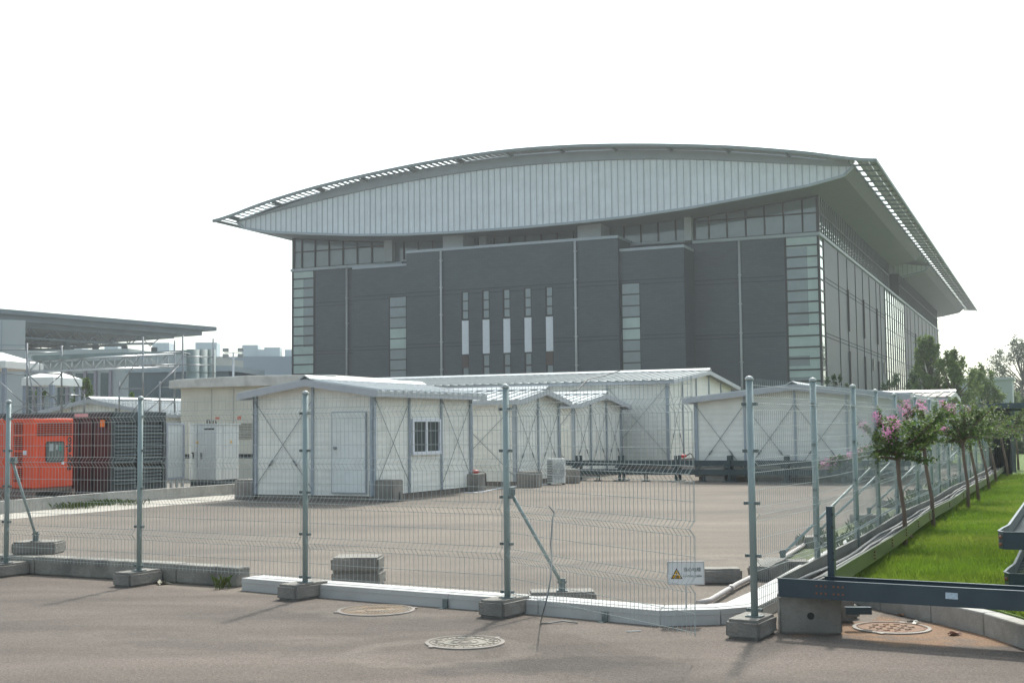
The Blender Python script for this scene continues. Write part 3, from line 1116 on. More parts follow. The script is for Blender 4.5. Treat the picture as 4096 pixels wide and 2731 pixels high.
MB().box(.0345, .037, .47, .60, 1.20, 1.36).box(.0345, .037, .68, .74, 1.22, 1.34).build('control_panel', mat('panel_grey', (.35, .4, .4), rough=.5), dr)
MB().box(.0345, .037, .78, .86, 1.2, 1.34).build('indicator', mat('panel_green', (.02, .22, .16), rough=.5), dr)
MB().box(.013, .03, .88, .96, .88, .95).build('latch', wframe_m, dr)
MB().box(-.28, -.18, -.012, -.003, 1.12, 1.22).build('label_plate', wframe_m, gen)
text_mesh('lettering', 'aggreko', .245, black_m, gen, Matrix.Translation((.006, 1.13, 1.13)) @ Matrix(((0, 0, 1, 0), (0, -1, 0, 0), (1, 0, 0, 0), (0, 0, 0, 1))) , extrude=.002, bold=.006)

cont_m = mat('maroon_steel', (.038, .021, .028), rough=.5, var=.2, scale=2, bump=.1, bscale=8)
cont_e = mat('dark_teal_steel', (.030, .042, .048), rough=.45, var=.15, scale=2)
ct = thing('generator_container', 'dark maroon container with two tall columns of louvres in its end', 'container', (-9.82, 30.63, 0), -TH)
MB().box(-7.0, -.10, .06, 1.98, .12, 2.0).build('side_panel', cont_m, ct)
e = MB().box(-.10, 0, 0, .14, .05, 2.1).box(-.10, 0, 1.93, 2.06, .05, 2.1).box(-.10, 0, .96, 1.10, .12, 2.0)
e.box(-7.02, 0, -.0, .10, 1.98, 2.1).box(-.10, -.002, .14, 1.93, 1.88, 2.09).box(-.10, -.002, .14, 1.93, .05, .30).box(-7.02, -.1, 0, .10, .02, .14)
e.box(-7.02, 0, .10, 2.06, 2.08, 2.12)
e.build('frame', cont_e, ct)
k = 0
for a, b in ((.16, .94), (1.12, 1.91)):
    l = MB()
    z = .36
    while z < 1.84:
        if not .78 < z < .86:
            l.bar((-.03, a, z), (-.03, b, z), .09, .018, up=(.7, 0, 1))
        z += .088
    l.build('louvre_panel', mat('louvre_steel', (.13, .16, .17), rough=.4, var=.1), ct)
    MB().box(-.099, -.08, a, b, .3, 1.88).build('grille_back', black_m, ct)
c = MB()
x_ = -6.6
while x_ < -.4:
    c.box(x_, x_ + .1, .02, .059, .2, 1.95)
    x_ += .42
c.build('rib', cont_m, ct)
MB().box(-.34, -.2, -.012, .01, 1.75, 1.92).build('beacon', mat('amber_lamp', (.7, .22, .02), rough=.4), ct)
MB().box(-1.15, -.72, -.012, -.002, 2.0, 2.08).build('label_plate', mat('red_white_label', (.62, .42, .42), rough=.5), ct)

wm = mat('light_grey_paint', (.70, .72, .70), rough=.45, var=.05, scale=2)
wc = thing('switch_cabinet', 'narrow white cabinet on an open frame stand beside the dark container', 'cabinet', (-9.52, 34.40, 0), -TH)
MB().box(-.6, 0, 0, .78, .30, 1.86).build('casing', wm, wc, bevel=.01)
MB().box(.002, .03, 0, .06, .3, 1.86).box(.002, .03, .72, .78, .3, 1.86).box(.002, .03, .06, .72, 1.8, 1.86).box(.002, .03, .06, .72, .3, .36).build('door_frame', mat('cabinet_rim', (.45, .47, .52), rough=.4), wc)
for a in (0, .24, .48, .72):
    MB().box(-.06, 0, a, a + .055, 0, .298).build('leg', wm, wc)
ec = thing('electrical_cabinet', 'wide pale grey electrical cabinet with black handles and warning stickers', 'cabinet', (-9.1, 35.25, 0), -TH)
MB().box(0, .92, 0, 1.05, .26, 1.80).build('casing', wm, ec, bevel=.01)
MB().box(.02, .90, .03, 1.0, 0, .258).build('plinth', mat('cabinet_plinth', (.05, .065, .07), rough=.6), ec)
MB().box(-.03, .96, -.03, 1.1, 1.801, 1.83).build('lid', wm, ec)
e = MB().box(.13, .16, -.03, -.001, .86, 1.02).box(.40, .43, -.03, -.001, .86, 1.02).box(.1, .16, -.035, -.001, 1.0, 1.03)
e.build('handle', black_m, ec)
e = MB().box(.27, .282, -.006, -.001, .3, 1.78).box(.93 - .008, .925, .30, .31, .3, 1.78)
e.build('door_gap', mat('gap_shadow', (.16, .17, .17), rough=.7), ec)
e = MB().tube([(.45, .2, 1.83), (.45, .2, 1.93), (.52, .2, 1.95), (.56, .2, 1.83)], .02, 6).tube([(.66, .2, 1.83), (.66, .2, 1.92), (.74, .2, 1.92), (.76, .2, 1.83)], .02, 6)
e.build('lifting_eye', black_m, ec)
MB().box(.5, .84, -.008, -.001, 1.66, 1.70).build('name_strip', black_m, ec)
yl = mat('warning_yellow', (.75, .42, .02), rough=.5)
e = MB()
e.add([(.27 - .04, -.007, 1.28), (.27 + .06, -.007, 1.28), (.28, -.007, 1.38)], [(0, 1, 2)])
e.add([(.927, .62, 1.28), (.927, .72, 1.28), (.927, .67, 1.38)], [(0, 1, 2)])
e.build('warning_sticker', yl, ec)

# cream substation kiosk
sb = thing('substation_kiosk', 'large cream transformer kiosk with an overhanging slab roof', 'kiosk', (-11.43, 43.09, 0), -TH)
MB().box(0, 6.1, 0, 3.2, .85, 3.1).build('wall', cream_m, sb)
MB().box(.0, 6.1, 0, 3.2, 0, .70).build('base', cream_m, sb)
MB().box(.04, 6.06, .05, 3.15, .70, .85).build('vent_gap', black_m, sb)
MB().prism([(-.28, 3.1), (6.4, 3.1), (6.4, 3.36), (6.1, 3.40), (3.0, 3.46), (.1, 3.40), (-.28, 3.36)], -.3, 3.5).build('roof', mat('kiosk_roof', (.60, .585, .54), rough=.6, var=.08, col2=(.25, .23, .2), scale2=2, amt2=.4), sb, bevel=.02)
e = MB()
for i in range(10):
    e.box(2.35, 2.95, -.02, -.003, 1.35 + i * .055, 1.375 + i * .055)
e.build('vent_grille', mat('vent_dark', (.2, .19, .17), rough=.7), sb)
e = MB()
for xx in (1.3, 2.2, 3.1, 4.0, 4.9):
    e.box(xx - .008, xx + .008, -.006, -.001, .9, 3.05)
e.build('door_gap', mat('vent_dark', (.2, .19, .17)), sb)
MB().box(1.45, 1.62, -.008, -.002, 2.02, 2.10).box(2.35, 2.5, -.008, -.002, 2.0, 2.12).build('warning_sticker', mat('red_sticker', (.6, .18, .12), rough=.5), sb)

# low white kerb wall on the generator side
kw = MB()
P = [(-13.3, 18.5), (-10.32, 25.2), (-9.1, 28.75), (-7.25, 32.18), (-6.6, 34.2)]
for (a, b), (c, d) in zip(P, P[1:]):
    kw.bar((a, b, .13), (c, d, .13), .16, .26)
tag(kw.build('kerb_wall', kerb_stone), 'low white painted kerb wall between the yard and the machines', 'kerb')

# ------------------------------------------------------------------ left background: canopy hall, long wall, far hall
far_g = mat('far_grey_cladding', (.30, .37, .41), rough=.6, var=.06, scale=.15)
far_l = mat('far_light_wall', (.42, .47, .47), rough=.7, var=.06, scale=.2)
canopy_m = mat('canopy_steel', (.115, .165, .185), rough=.55, var=.08, scale=.2)
P0, P1 = AT(-260, 1222, 140), AT(867, 1300, 176)
cd = (P1 - P0); cd.z = 0
cl = cd.length
crz = math.atan2(cd.y, cd.x)
cn = thing('stadium_canopy', 'far hall with a huge flat grey canopy carried by roof trusses', 'canopy', (P0.x, P0.y, 0), crz)
zt = (P0.z + P1.z) / 2
sl = MB()
sl.box(-10, cl, 0, 60, zt - .55, zt)
sl.box(-10, cl - 2.2, .6, 58, zt - 1.3, zt - .552)
sl.box(-10, cl - 6.5, 1.4, 56, zt - 1.9, zt - 1.302)
sl.build('roof_slab', canopy_m, cn)
zc = zt - 3.1
for j in range(9):
    tr = MB()
    yy = 2.0 + j * 5.5
    x1_ = cl - 8
    tr.tube([(-10, yy, zc), (x1_ - 7, yy, zc), (x1_ - 1.8, yy, zc + .35)], .17, 6)
    x = x1_ - .5
    while x > -8:
        tr.tube([(x, yy, zt - 1.9), (x - 1.7, yy, zc)], .075, 4)
        tr.tube([(x - 3.4, yy, zt - 1.9), (x - 1.7, yy, zc)], .075, 4)
        x -= 3.4
    tr.build('truss', canopy_m, cn)
MB().box(-10, cl - 13, 8, 56, zt - 4.6, zt - 4.1).build('ceiling_panel', canopy_m, cn)


def on_line(px, P, rz, yl):       # local x on a depth line of a turned thing where the photo column px is met
    r = ray(px, 1400)
    o = Vector((P.x, P.y)) + Vector((-math.sin(rz), math.cos(rz))) * yl
    d = Vector((math.cos(rz), math.sin(rz)))
    k = r.x / r.y
    return (k * o.y - o.x) / (d.x - k * d.y)


for px in (617, 498, 382, 268):
    x = on_line(px, P0, crz, 4.0)
    MB().tube([(x, 4, 0), (x, 4, zc)], .42, 12).build('column', canopy_m, cn)
# blank tower at the edge of the picture
tw = thing('wall_tower', 'plain pale grey-green panelled block below the flat canopy', 'building', AT(102, 1300, 108) * 1, R(25))
tw.location.z = 0
MB().box(-14, 0, 0, 9, 0, 11.4).build('wall', far_l, tw)
e = MB()
for x in (-1.9, -3.9, -5.9):
    e.box(x - .04, x + .04, -.03, -.002, 0, 11.38)
e.box(-14, 0, -.03, -.002, 9.2, 9.28)
e.build('panel_joint', far_g, tw)
# long pale wall with dark slots
q0 = AT(105, 1400, 118)
lw = thing('slotted_building', 'long pale grey building with tall dark window slots behind the scaffold', 'building', (q0.x, q0.y, 0), R(-8))
L0 = AT(515, 1420, 116).x - q0.x + 4
MB().box(0, 17, 0, 12, 0, 8.8).build('wall', far_l, lw)
MB().box(-2, 10.5, -.6, 12.5, 8.3, 9.4).build('roof_fascia', far_l, lw)
for px in (262, 338, 382, 445, 120, 155):
    x = (px - 105) / 5000 * 117
    MB().box(x - .45, x + .45, -.05, -.002, 1, 7.2).build('window', mat('far_slot', (.07, .12, .13), rough=.25), lw)
    MB().box(x + .46, x + .72, -.3, -.002, 0, 7.4).build('fin', mat('far_fin', (.30, .28, .33), rough=.6), lw)
# dark blue glazed block
q1 = AT(515, 1476, 92)
bg_ = thing('glass_pavilion', 'low dark blue glass pavilion behind the scaffold', 'building', (q1.x, q1.y, 0), R(-6))
MB().box(0, 7.6, 0, 8, 0, 6.0).build('wall', glass('blue_glass', (.05, .09, .12), rough=.2), bg_)
MB().box(-.2, 7.8, -.2, 8, 6.0, 6.4).build('roof', far_g, bg_)
# far hall with roof boxes
q2 = AT(840, 1418, 210)
fh = thing('distant_hall', 'distant blue-grey clad hall with white plant boxes along its roof', 'building', (q2.x, q2.y, 0), R(4))
MB().box(-32, 40, 0, 40, 0, 14.2).build('wall', ribbed(mat('far_clad', (.26, .34, .40), rough=.6, var=.05, scale=.1), 'X', 3.0, .4, .1), fh)
for px, wpx, zt_ in ((317, 70, 1384), (465, 52, 1380), (658, 66, 1373), (835, 84, 1371), (1008, 62, 1380), (1095, 62, 1389), (1050, 40, 1398), (1160, 30, 1398)):
    p = AT(px, zt_, 214)
    x = p.x - q2.x
    b = MB().box(x - wpx * .0214, x + wpx * .0214, 3, 7, 14.2, p.z)
    b.build('plant_box', mat('far_white_box', (.55, .60, .60), rough=.6), fh)
# low bright roofs between far hall and kiosk
q3 = AT(850, 1482, 120)
o = thing('low_shed', 'long low shed roof seen between the kiosk and the distant hall', 'shed', (q3.x, q3.y, 0), R(-12))
MB().prism([(0, 5.6), (14, 5.6), (14, 4.6), (0, 4.6)], 0, 10).build('wall', far_l, o)
MB().box(-.5, 14.5, -.5, 10.5, 5.6, 5.9).build('roof', roofw_m, o)

# white tent roofs on grey posts
tent_m = mat('tent_white', (.66, .67, .65), rough=.5, var=.04)
tpost = mat('tent_post', (.22, .25, .30), rough=.5)


def tent(label, px, py, Y, W, L, h0, h1, rz):
    p = AT(px, py, Y)
    t = thing('tent', label, 'tent', (p.x, p.y, 0), rz, 'white event tents')
    m = MB()
    m.add([(0, 0, h0), (W, 0, h0), (W, L, h0), (0, L, h0), (W * .5, L * .5, h1)], [(0, 1, 4), (1, 2, 4), (2, 3, 4), (3, 0, 4), (0, 3, 2, 1)])
    m.build('roof', tent_m, t)
    MB().box(-.03, W + .03, -.03, L + .03, h0 - .35, h0 - .002).build('valance', tent_m, t)
    for x in (.1, W - .1):
        for y in (.1, L - .1):
            MB().box(x - .09, x + .09, y - .09, y + .09, 0, h0 - .35).build('post', tpost, t)
    return t


tent('white tent roof nearest the edge of the scaffold, above two grey posts', -170, 1443, 62, 2.6, 3.4, 5.2, 5.75, R(-10))
tent('white tent roof behind the scaffold frame, in front of the slotted building', 90, 1510, 56, 1.55, 2.2, 4.1, 4.5, R(-14))

# ------------------------------------------------------------------ scaffold with truss beam and ducts
tube_m = mat('scaffold_tube', (.32, .33, .34), rough=.4, metal=.5, var=.2, scale=3)
alu_m = mat('truss_aluminium', (.60, .62, .63), rough=.3, metal=.4, var=.08)
sf_ = thing('scaffold', 'grey tube scaffold towers with diagonal braces behind the machines', 'scaffold', AT(100, 1650, 47) * 1, 0)
so = Vector(sf_.location); so.z = 0; sf_.location = so
rz_ = lambda u, v: (u * .5102, 1150 + v * .5102)


def sc(b, u0, v0, u1, v1, Y, r=.024, Y1=None):
    p = AT(*rz_(u0, v0), Y * 1.18) - so
    q = AT(*rz_(u1, v1), (Y1 or Y) * 1.18) - so
    b.tube([p, q], r * 1.1, 6)


for u, v0, v1, Y in ((212, 435, 990, 40), (483, 455, 990, 41), (660, 835, 990, 42), (935, 740, 990, 41), (1121, 385, 990, 40), (1253, 735, 990, 40.5), (1369, 415, 980, 42), (1433, 375, 980, 41), (1672, 400, 800, 42)):
    b = MB()
    sc(b, u, v0, u, v1, Y, .032)
    b.build('upright', tube_m, sf_)
for L in ((0, 490, 212, 485, 40, 40), (212, 515, 483, 505, 40, 41), (0, 670, 212, 685, 40, 40), (212, 660, 483, 678, 40, 41), (212, 850, 483, 852, 40, 41), (483, 838, 660, 845, 41, 42), (212, 915, 470, 912, 40, 41),
          (0, 930, 212, 930, 40, 40), (935, 790, 1121, 793, 41, 40), (1121, 520, 1433, 505, 40, 41), (1121, 608, 1433, 602, 40, 41), (1121, 602, 1369, 632, 40, 42), (1433, 510, 1490, 520, 41, 42),
          (935, 885, 1121, 882, 41, 40), (1121, 880, 1369, 890, 40, 42), (1253, 780, 1433, 782, 40.5, 41), (1433, 540, 1672, 545, 41, 42), (1433, 605, 1672, 608, 41, 42), (212, 800, 340, 803, 40, 40.5)):
    b = MB()
    sc(b, L[0], L[1], L[2], L[3], L[4], .022, L[5])
    b.build('ledger', tube_m, sf_)
for L in ((212, 590, 290, 990, 40, 40), (230, 690, 470, 910, 40, 41), (483, 680, 245, 890, 41, 40), (520, 600, 660, 845, 41, 42), (0, 740, 200, 920, 40, 40), (545, 895, 450, 985, 41, 41), (1100, 530, 935, 785, 40, 41),
          (1433, 530, 1253, 775, 41, 40.5), (1420, 600, 1140, 860, 41, 40), (1121, 870, 1040, 975, 40, 40), (1369, 890, 1240, 990, 42, 40.5), (1253, 880, 1140, 980, 40.5, 40), (660, 848, 490, 840, 42, 41), (100, 985, 212, 930, 40, 40), (212, 935, 285, 990, 40, 40)):
    b = MB()
    sc(b, L[0], L[1], L[2], L[3], L[4], .022, L[5])
    b.build('brace', tube_m, sf_)
# lattice girder
gd = thing('lattice_girder', 'silver lattice girder carried level through the scaffold', 'girder', so, 0)


def gp_(u, v, dY=0):
    Y = (40.3 + (u - 215) / 1155 * 2.2 + dY) * 1.18
    return AT(*rz_(u, v), Y) - so


for dY in (0, .9):
    top = lambda u: 572 - (u - 215) * .0425 - dY * 12
    bot = lambda u: 662 - (u - 215) * .033 - dY * 6
    c = MB()
    c.tube([gp_(215, top(215), dY), gp_(1370, top(1370), dY)], .045, 6)
    c.tube([gp_(215, bot(215), dY), gp_(1370, bot(1370), dY)], .045, 6)
    c.build('chord', alu_m, gd)
    v_ = MB()
    u = 228
    k = 0
    while u < 1350:
        v_.tube([gp_(u, top(u), dY), gp_(u, bot(u), dY)], .03, 5)
        u2 = u + 84
        if u2 < 1370:
            a, b2 = (top, bot) if k % 2 else (bot, top)
            v_.tube([gp_(u, a(u), dY), gp_(u2, b2(u2), dY)], .03, 5)
        u = u2
        k += 1
    v_.build('web_member', alu_m, gd)
# ducts: flat run over the girder, then three vertical pipes
du = thing('duct_pipes', 'pale duct run turning down into three fat galvanised pipes', 'pipework', so, 0)
duct_m = mat('duct_metal', (.24, .29, .285), rough=.6, metal=.1, var=.12, scale=4)
for j in range(3):
    a = AT(*rz_(250, 560 - j * 5), (40.4 + j * .5) * 1.18) - so
    b_ = AT(*rz_(1490 + j * 60, 500), (43.0 + j * .35) * 1.18) - so
    MB().bar(a, b_ + Vector((.0, 0, -.02)), .34, .15).build('duct', duct_m, du)
    c_ = AT(*rz_(1506 + j * 64, 503), (43.0 + j * .35) * 1.18) - so
    d_ = Vector((c_.x, c_.y, .3))
    m = MB().tube([c_ + Vector((.04, 0, .09)), Vector((c_.x + .04, c_.y, .3))], .26, 16)
    for z in (3.4, 4.0):
        m.tube([(c_.x + .04, c_.y, z), (c_.x + .04, c_.y, z + .05)], .272, 14)
    m.build('pipe', duct_m, du)
# flood light mast
q = AT(933, 1500, 70)
fl = thing('floodlight_mast', 'slim mast with four small floodlights in front of the distant hall', 'floodlight', (q.x, q.y, 0))
zt_ = AT(933, 1408, 70).z
MB().tube([(0, 0, 0), (0, 0, zt_)], [.09, .05], 8).box(-.5, .5, -.03, .03, zt_ - .05, zt_).box(-.5, .5, -.03, .03, zt_ - .32, zt_ - .27).build('pole', alu_m, fl)
for x in (-.42, .42):
    for z in (zt_ + .02, zt_ - .3):
        MB().box(x - .16, x + .16, -.16, .06, z, z + .2).build('lamp_head', mat('lamp_housing', (.3, .33, .34), rough=.4), fl, bevel=.03)
q = AT(3889, 1600, 100)
lp = thing('street_lamp', 'slim street lamp with a conical hood among the trees behind the cabins', 'street lamp', (q.x, q.y, 0))
zt_ = AT(3889, 1487, 100).z
MB().tube([(0, 0, 0), (0, 0, zt_ - .6)], .16, 8).build('pole', colm, lp)
MB().tube([(0, 0, zt_ - .6), (0, 0, zt_ - .2)], .22, 8).tube([(0, 0, zt_ - .2), (0, 0, zt_)], [.42, .05], 10).build('lamp_head', far_l, lp)
q = AT(3885, 1560, 115)
o = thing('distant_house', 'small pale building glimpsed between the trees behind the lamp', 'building', (q.x, q.y, 0), -TH)
MB().box(-1.6, 3.5, 0, 6, 0, 5.6).build('wall', far_l, o)
MB().box(-1.8, 3.7, -.2, 6.2, 5.6, 5.8).build('roof', roofw_m, o)

# ------------------------------------------------------------------ mesh fence
fence_m = mat('fence_paint', (.28, .345, .34), rough=.45, var=.06, scale=8, metal=.15)
wire_m = mat('fence_wire', (.36, .40, .39), rough=.6, metal=.0, var=.04)
clamp_m = mat('clamp_steel', (.16, .19, .19), rough=.5, metal=.4, var=.15)
FZ = [0.0, .025, .155, .293, .346, .399, .537, .675, .728, .781, .915, 1.05, 1.105, 1.16, 1.285, 1.41, 1.535, 1.588, 1.64, 1.73, 1.785]
FD = [0, 0, 0, 0, .045, 0, 0, 0, .045, 0, 0, 0, .045, 0, 0, 0, 0, .045, 0, 0, 0]
HOR = [1, 2, 3, 4, 5, 6, 7, 8, 9, 10, 11, 12, 13, 14, 15, 16, 17, 18, 19]


def panel_mesh(L, out=-1, seed=0, sag=0.0, rr=.0019):
    rnd = random.Random(seed)
    m = MB()
    n = int(round(L / .05))
    r = rr

    def wob(x, z):
        return math.sin(x * 2.1 + seed) * .006 * (1 + z) + math.sin(z * 2.7 + seed * 2) * .005
    zs = [z for z in FZ]
    for i in range(n + 1):
        x = L * i / n
        pts = [(x + rnd.uniform(-.0006, .0006), out * FD[k] + wob(x, zs[k]), zs[k] - sag * (x / L)) for k in range(len(zs)) if k not in (2, 6, 10, 14, 15)]
        m.tube(pts, r, 4, smooth=False)
        if i in (0, n):
            m.tube([(p[0] + (.012 if i == 0 else -.012), p[1], p[2]) for p in pts], r, 4, smooth=False)
    for k in HOR:
        q = [(L * j / 14, out * FD[k] + (.006 if out < 0 else -.006) * 0 + out * .005 + wob(L * j / 14, zs[k]), zs[k] - sag * j / 14) for j in range(15)]
        m.tube(q, r * 1.15, 4, smooth=False)
    return m


post_lab = {}


def fence_post(label, x, y, rz, zb=.15, h=1.84, foot=True):
    t = thing('fence_post', label, 'fence post', (x, y, zb), rz, 'posts of the mesh fence')
    MB().tube([(0, 0, 0), (0, 0, h - .035)], .0275, 14).build('pole', fence_m, t)
    MB().tube([(0, 0, h - .035), (0, 0, h - .02), (0, 0, h - .006), (0, 0, h)], [.033, .033, .022, .004], 14).build('cap', mat('post_cap', (.42, .46, .45), rough=.35, var=.05), t)
    for z in (.05, .46, .86, 1.26, 1.62):
        c = MB()
        c.box(-.052, .052, -.012, .012, z - .011, z + .011)
        c.box(.045, .062, -.02, .014, z - .012, z + .012).box(-.062, -.045, -.02, .014, z - .012, z + .012)
        c.build('clamp', clamp_m, t)
    MB().box(-.06, .06, -.05, .05, 0, .008).build('foot_plate', clamp_m, t)
    return t


FP = [(24, 2250), (556, 2281), (1221, 2328), (2030, 2389), (3019, 2464)]
fpos = [G(x, y, .15) for x, y in FP]
fpos.insert(0, fpos[0] + (fpos[0] - fpos[1]))
names = ['fence post at the picture edge in front of the orange generator', 'fence post with a slanting prop, standing in front of the orange generator',
         'fence post standing before the long grey kerb beams', 'fence post in front of the cabin door, right of the round black-topped block',
         'fence post with a prop, on which the swung mesh panel hangs', 'tall corner fence post beside the dark cable tray']
names = ['fence post just outside the end of the kerb beam', 'fence post with a slanting prop in front of the orange generator', 'fence post standing before the long grey kerb beams',
         'fence post in front of the crossed rods of the nearest cabin', 'fence post with a prop, carrying the swung-open mesh panel', 'tall corner fence post beside the dark cable tray']
blab = ['ballast block outside the end of the kerb beam', 'ballast block under the fence post before the orange generator', 'ballast block under the fence post at the grey kerb beams',
        'ballast block under the fence post left of the nearer manhole pair', 'ballast block under the post of the swung mesh panel', 'chipped ballast block under the tall corner fence post']
blab[3] = 'ballast block with a chipped end, between kerb beams and round manhole cover'
sz = [(.26, .48)] * 4 + [(.27, .46), (.27, .44)]
for i, p in enumerate(fpos):
    j = i + 1 if i < 5 else i
    d = (fpos[min(i + 1, 5)] - fpos[max(i - 1, 0)])
    rz = math.atan2(d.y, d.x)
    if i > 0:
        fence_post(names[i], p.x, p.y, rz)
        block(blab[i], p.x - .02, p.y + .03, 0, sz[i][0], sz[i][1], .148, -TH - R((4, 8, 6, 12, 10, 6)[i]), bev=.022, group='ballast blocks under the fence posts')
pl_names = ['mesh fence panel before the orange generator, cut by the picture edge', 'mesh fence panel in front of the dark container', 'mesh fence panel in front of the kiosk and the cabin gable',
            'mesh fence panel in front of the cabin window and manhole cover']
for i in range(4):
    a, b = fpos[i], fpos[i + 1]
    d = b - a
    rz = math.atan2(d.y, d.x)
    L = d.length - .1
    o = panel_mesh(L, -1, i).build('mesh_panel', wire_m)
    u = d.normalized()
    o.location = a + u * .05 + Vector((0, 0, .03))
    o.rotation_euler = (0, 0, rz)
    tag(o, pl_names[i], 'mesh fence', 'mesh panels of the fence')
# panel swung out towards the camera
a = fpos[4]
e = Vector((1.235, 8.68, 0)); a0 = Vector((a.x, a.y, 0))
d = e - a0
o = panel_mesh(d.length - .05, -1, 9).build('mesh_panel', wire_m)
o.location = a0 + d.normalized() * .05 + Vector((0, 0, .17))
o.rotation_euler = (0, 0, math.atan2(d.y, d.x))
tag(o, 'mesh fence panel swung forward with a free end beside the caution sign', 'mesh fence', 'mesh panels of the fence')

# the fence running away beside the lawn
side = [Vector((fpos[5].x, fpos[5].y, .15))]
p = Vector((2.69, 11.2, .17))
az = R(23.6)
for k in range(16):
    side.append(p + Vector((math.sin(az), math.cos(az), 0)) * 2.1 * k + Vector((.04 * math.sin(k * 1.7), 0, 0)))
sp = None
ordn = ['first', 'second', 'third', 'fourth', 'fifth', 'sixth', 'seventh', 'eighth', 'ninth', 'tenth', 'eleventh', 'twelfth', 'thirteenth', 'fourteenth', 'fifteenth', 'sixteenth']
for k in range(1, len(side)):
    q = side[k]
    lb = ordn[k - 1] + ' post behind the tall corner post, on the fence along the lawn'
    if sp is None:
        sp = fence_post(lb, q.x, q.y, PI / 2 - az, zb=q.z, h=1.86)
    else:
        dup(sp, loc=(q.x, q.y, q.z), label=lb)
pan = None
for k in range(len(side) - 1):
    a, b = side[k], side[k + 1]
    d = b - a
    rz = math.atan2(d.y, d.x)
    lb = ordn[k] + ' mesh panel behind the tall corner post, on the fence along the lawn'
    if k < 2 or pan is None:
        o = panel_mesh(Vector((d.x, d.y, 0)).length - .1, -1, 20 + k, rr=.0017).build('mesh_panel', wire_m)
        tag(o, lb, 'mesh fence', 'mesh panels of the fence')
        if k >= 1:
            pan = o
    else:
        o = dup(pan, label=lb)
    u = Vector((d.x, d.y, 0)).normalized()
    o.location = (a.x + u.x * .05, a.y + u.y * .05, a.z + .04)
    o.rotation_euler = (0, 0, rz)

# props
prop_m = fence_m


def prop(label, a, b):
    t = thing('fence_prop', label, 'fence prop', (b.x, b.y, b.z), 0, 'slanting props of the fence')
    d = a - b
    MB().tube([(0, 0, .06), tuple(d)], .016, 10).build('tube', prop_m, t)
    MB().box(-.03, .03, -.012, .012, 0, .11).box(-.05, .05, -.04, .04, 0, .008).tube([(-.04, 0, .08), (.04, 0, .08)], .012, 8).build('foot_bracket', clamp_m, t)
    MB().box(d.x - .045, d.x + .045, d.y - .045, d.y + .045, d.z - .035, d.z + .035).build('collar', clamp_m, t)


f4, f1 = fpos[4], fpos[1]
foot4 = G(2248, 2362, .155)
prop('slanting prop behind the post of the swung mesh panel', Vector((f4.x + .03, f4.y + .04, 1.06)), foot4)
block('flat pale block under the prop behind the white cable duct', foot4.x, foot4.y + .06, 0, .60, .3, .152, R(2), group='ballast blocks under the props')
foot1 = Vector((-5.52, 14.62, .335))
foot1 = AT(143, 2163, 14.75)
prop('slanting prop in front of the orange generator', Vector((f1.x + .03, f1.y + .05, 1.30)), foot1)
block('ballast block resting on the kerb beam under the prop', foot1.x + .02, foot1.y + .05, foot1.z - .15, .52, .34, .148, R(-3), group='ballast blocks under the props')
for k, (i, px, py) in enumerate(((2, 3138, 2242), (3, 3320, 2110), (5, 3482, 2040), (7, 3610, 2020), (9, 3700, 1985))):
    q = side[i if k < 4 else 10]
    lb = ('longest slanting prop, its foot behind the tall corner post', 'second slanting prop along the lawn fence', 'third slanting prop along the lawn fence', 'fourth slanting prop along the lawn fence', 'fifth slanting prop along the lawn fence')[k]
    if k == 0:
        f = G(3132, 2238, .155)
        top = Vector((side[3].x - .04, side[3].y, 1.12))
    else:
        q = side[(3, 4, 6, 8, 10)[k] ]
        f = Vector((q.x - 1.15, q.y - .35, .155))
        top = Vector((q.x - .04, q.y, 1.12))
    prop(lb, top, f)
    block('flat ballast block under the ' + lb.split(',')[0], f.x, f.y, 0, .55, .34, .152, R((-8, 12, 5, 8, 3)[k]), group='ballast blocks under the props')
for k in range(2, len(side)):
    q = side[k]
    block('ballast block under the ' + ordn[k - 1] + ' post of the lawn fence', q.x, q.y, .02, .26, .46, .148, -TH, group='ballast blocks under the fence posts')
block('ballast block under the first post behind the tall corner post', side[1].x, side[1].y, .02, .26, .46, .148, -TH - R(10), group='ballast blocks under the fence posts')

# ------------------------------------------------------------------ grey kerb beams at the left
kb_m = mat('kerb_beam_concrete', (.27, .26, .23), rough=.85, var=.18, scale=7, bump=.5, bscale=40, col2=(.10, .095, .09), scale2=3.2, amt2=.7)
K0, K1, K2 = G(-330, 2272), G(700, 2331), G(950, 2348)


def beam(label, a, b, wd, h):
    d = b - a
    t = MB()
    L = d.length
    n = int(L / .35)
    rnd = random.Random(3)
    pts = []
    t.box(0, L, 0, wd, 0, h)
    o = t.build('kerb_beam', kb_m, bevel=.02)
    o.location = a
    o.rotation_euler = (0, 0, math.atan2(d.y, d.x))
    tag(o, label, 'kerb beam', 'grey concrete kerb beams')


mid = G(137, 2297)
beam('longest grey kerb beam, lying in front of the generators', mid, K1, .2, .205)
beam('shorter grey kerb beam ending where the white duct begins, weeds before it', K1 + (K2 - K1).normalized() * .012, K2, .2, .20)
beam('grey kerb beam running out of the picture at its edge', K0, mid + (K0 - mid).normalized() * .015, .2, .20)

# ------------------------------------------------------------------ white cable duct on the ground
trunk_m = mat('white_duct', (.49, .49, .48), rough=.42, var=.05, scale=4, col2=(.36, .34, .31), scale2=2.2, amt2=.4)
TP = [(-2.76, 12.775), (-1.95, 12.22), (-.6, 11.38), (.2, 10.90), (1.17, 10.22), (1.67, 10.27), (2.0, 10.42), (2.44, 11.3), (3.3, 13.3), (5.0, 17.2)]
td = thing('cable_duct', 'low white cable duct bending along the foot of the fence', 'cable duct', (-2.8, 12.8, 0), 0)
tb = Vector((-2.8, 12.8, 0))


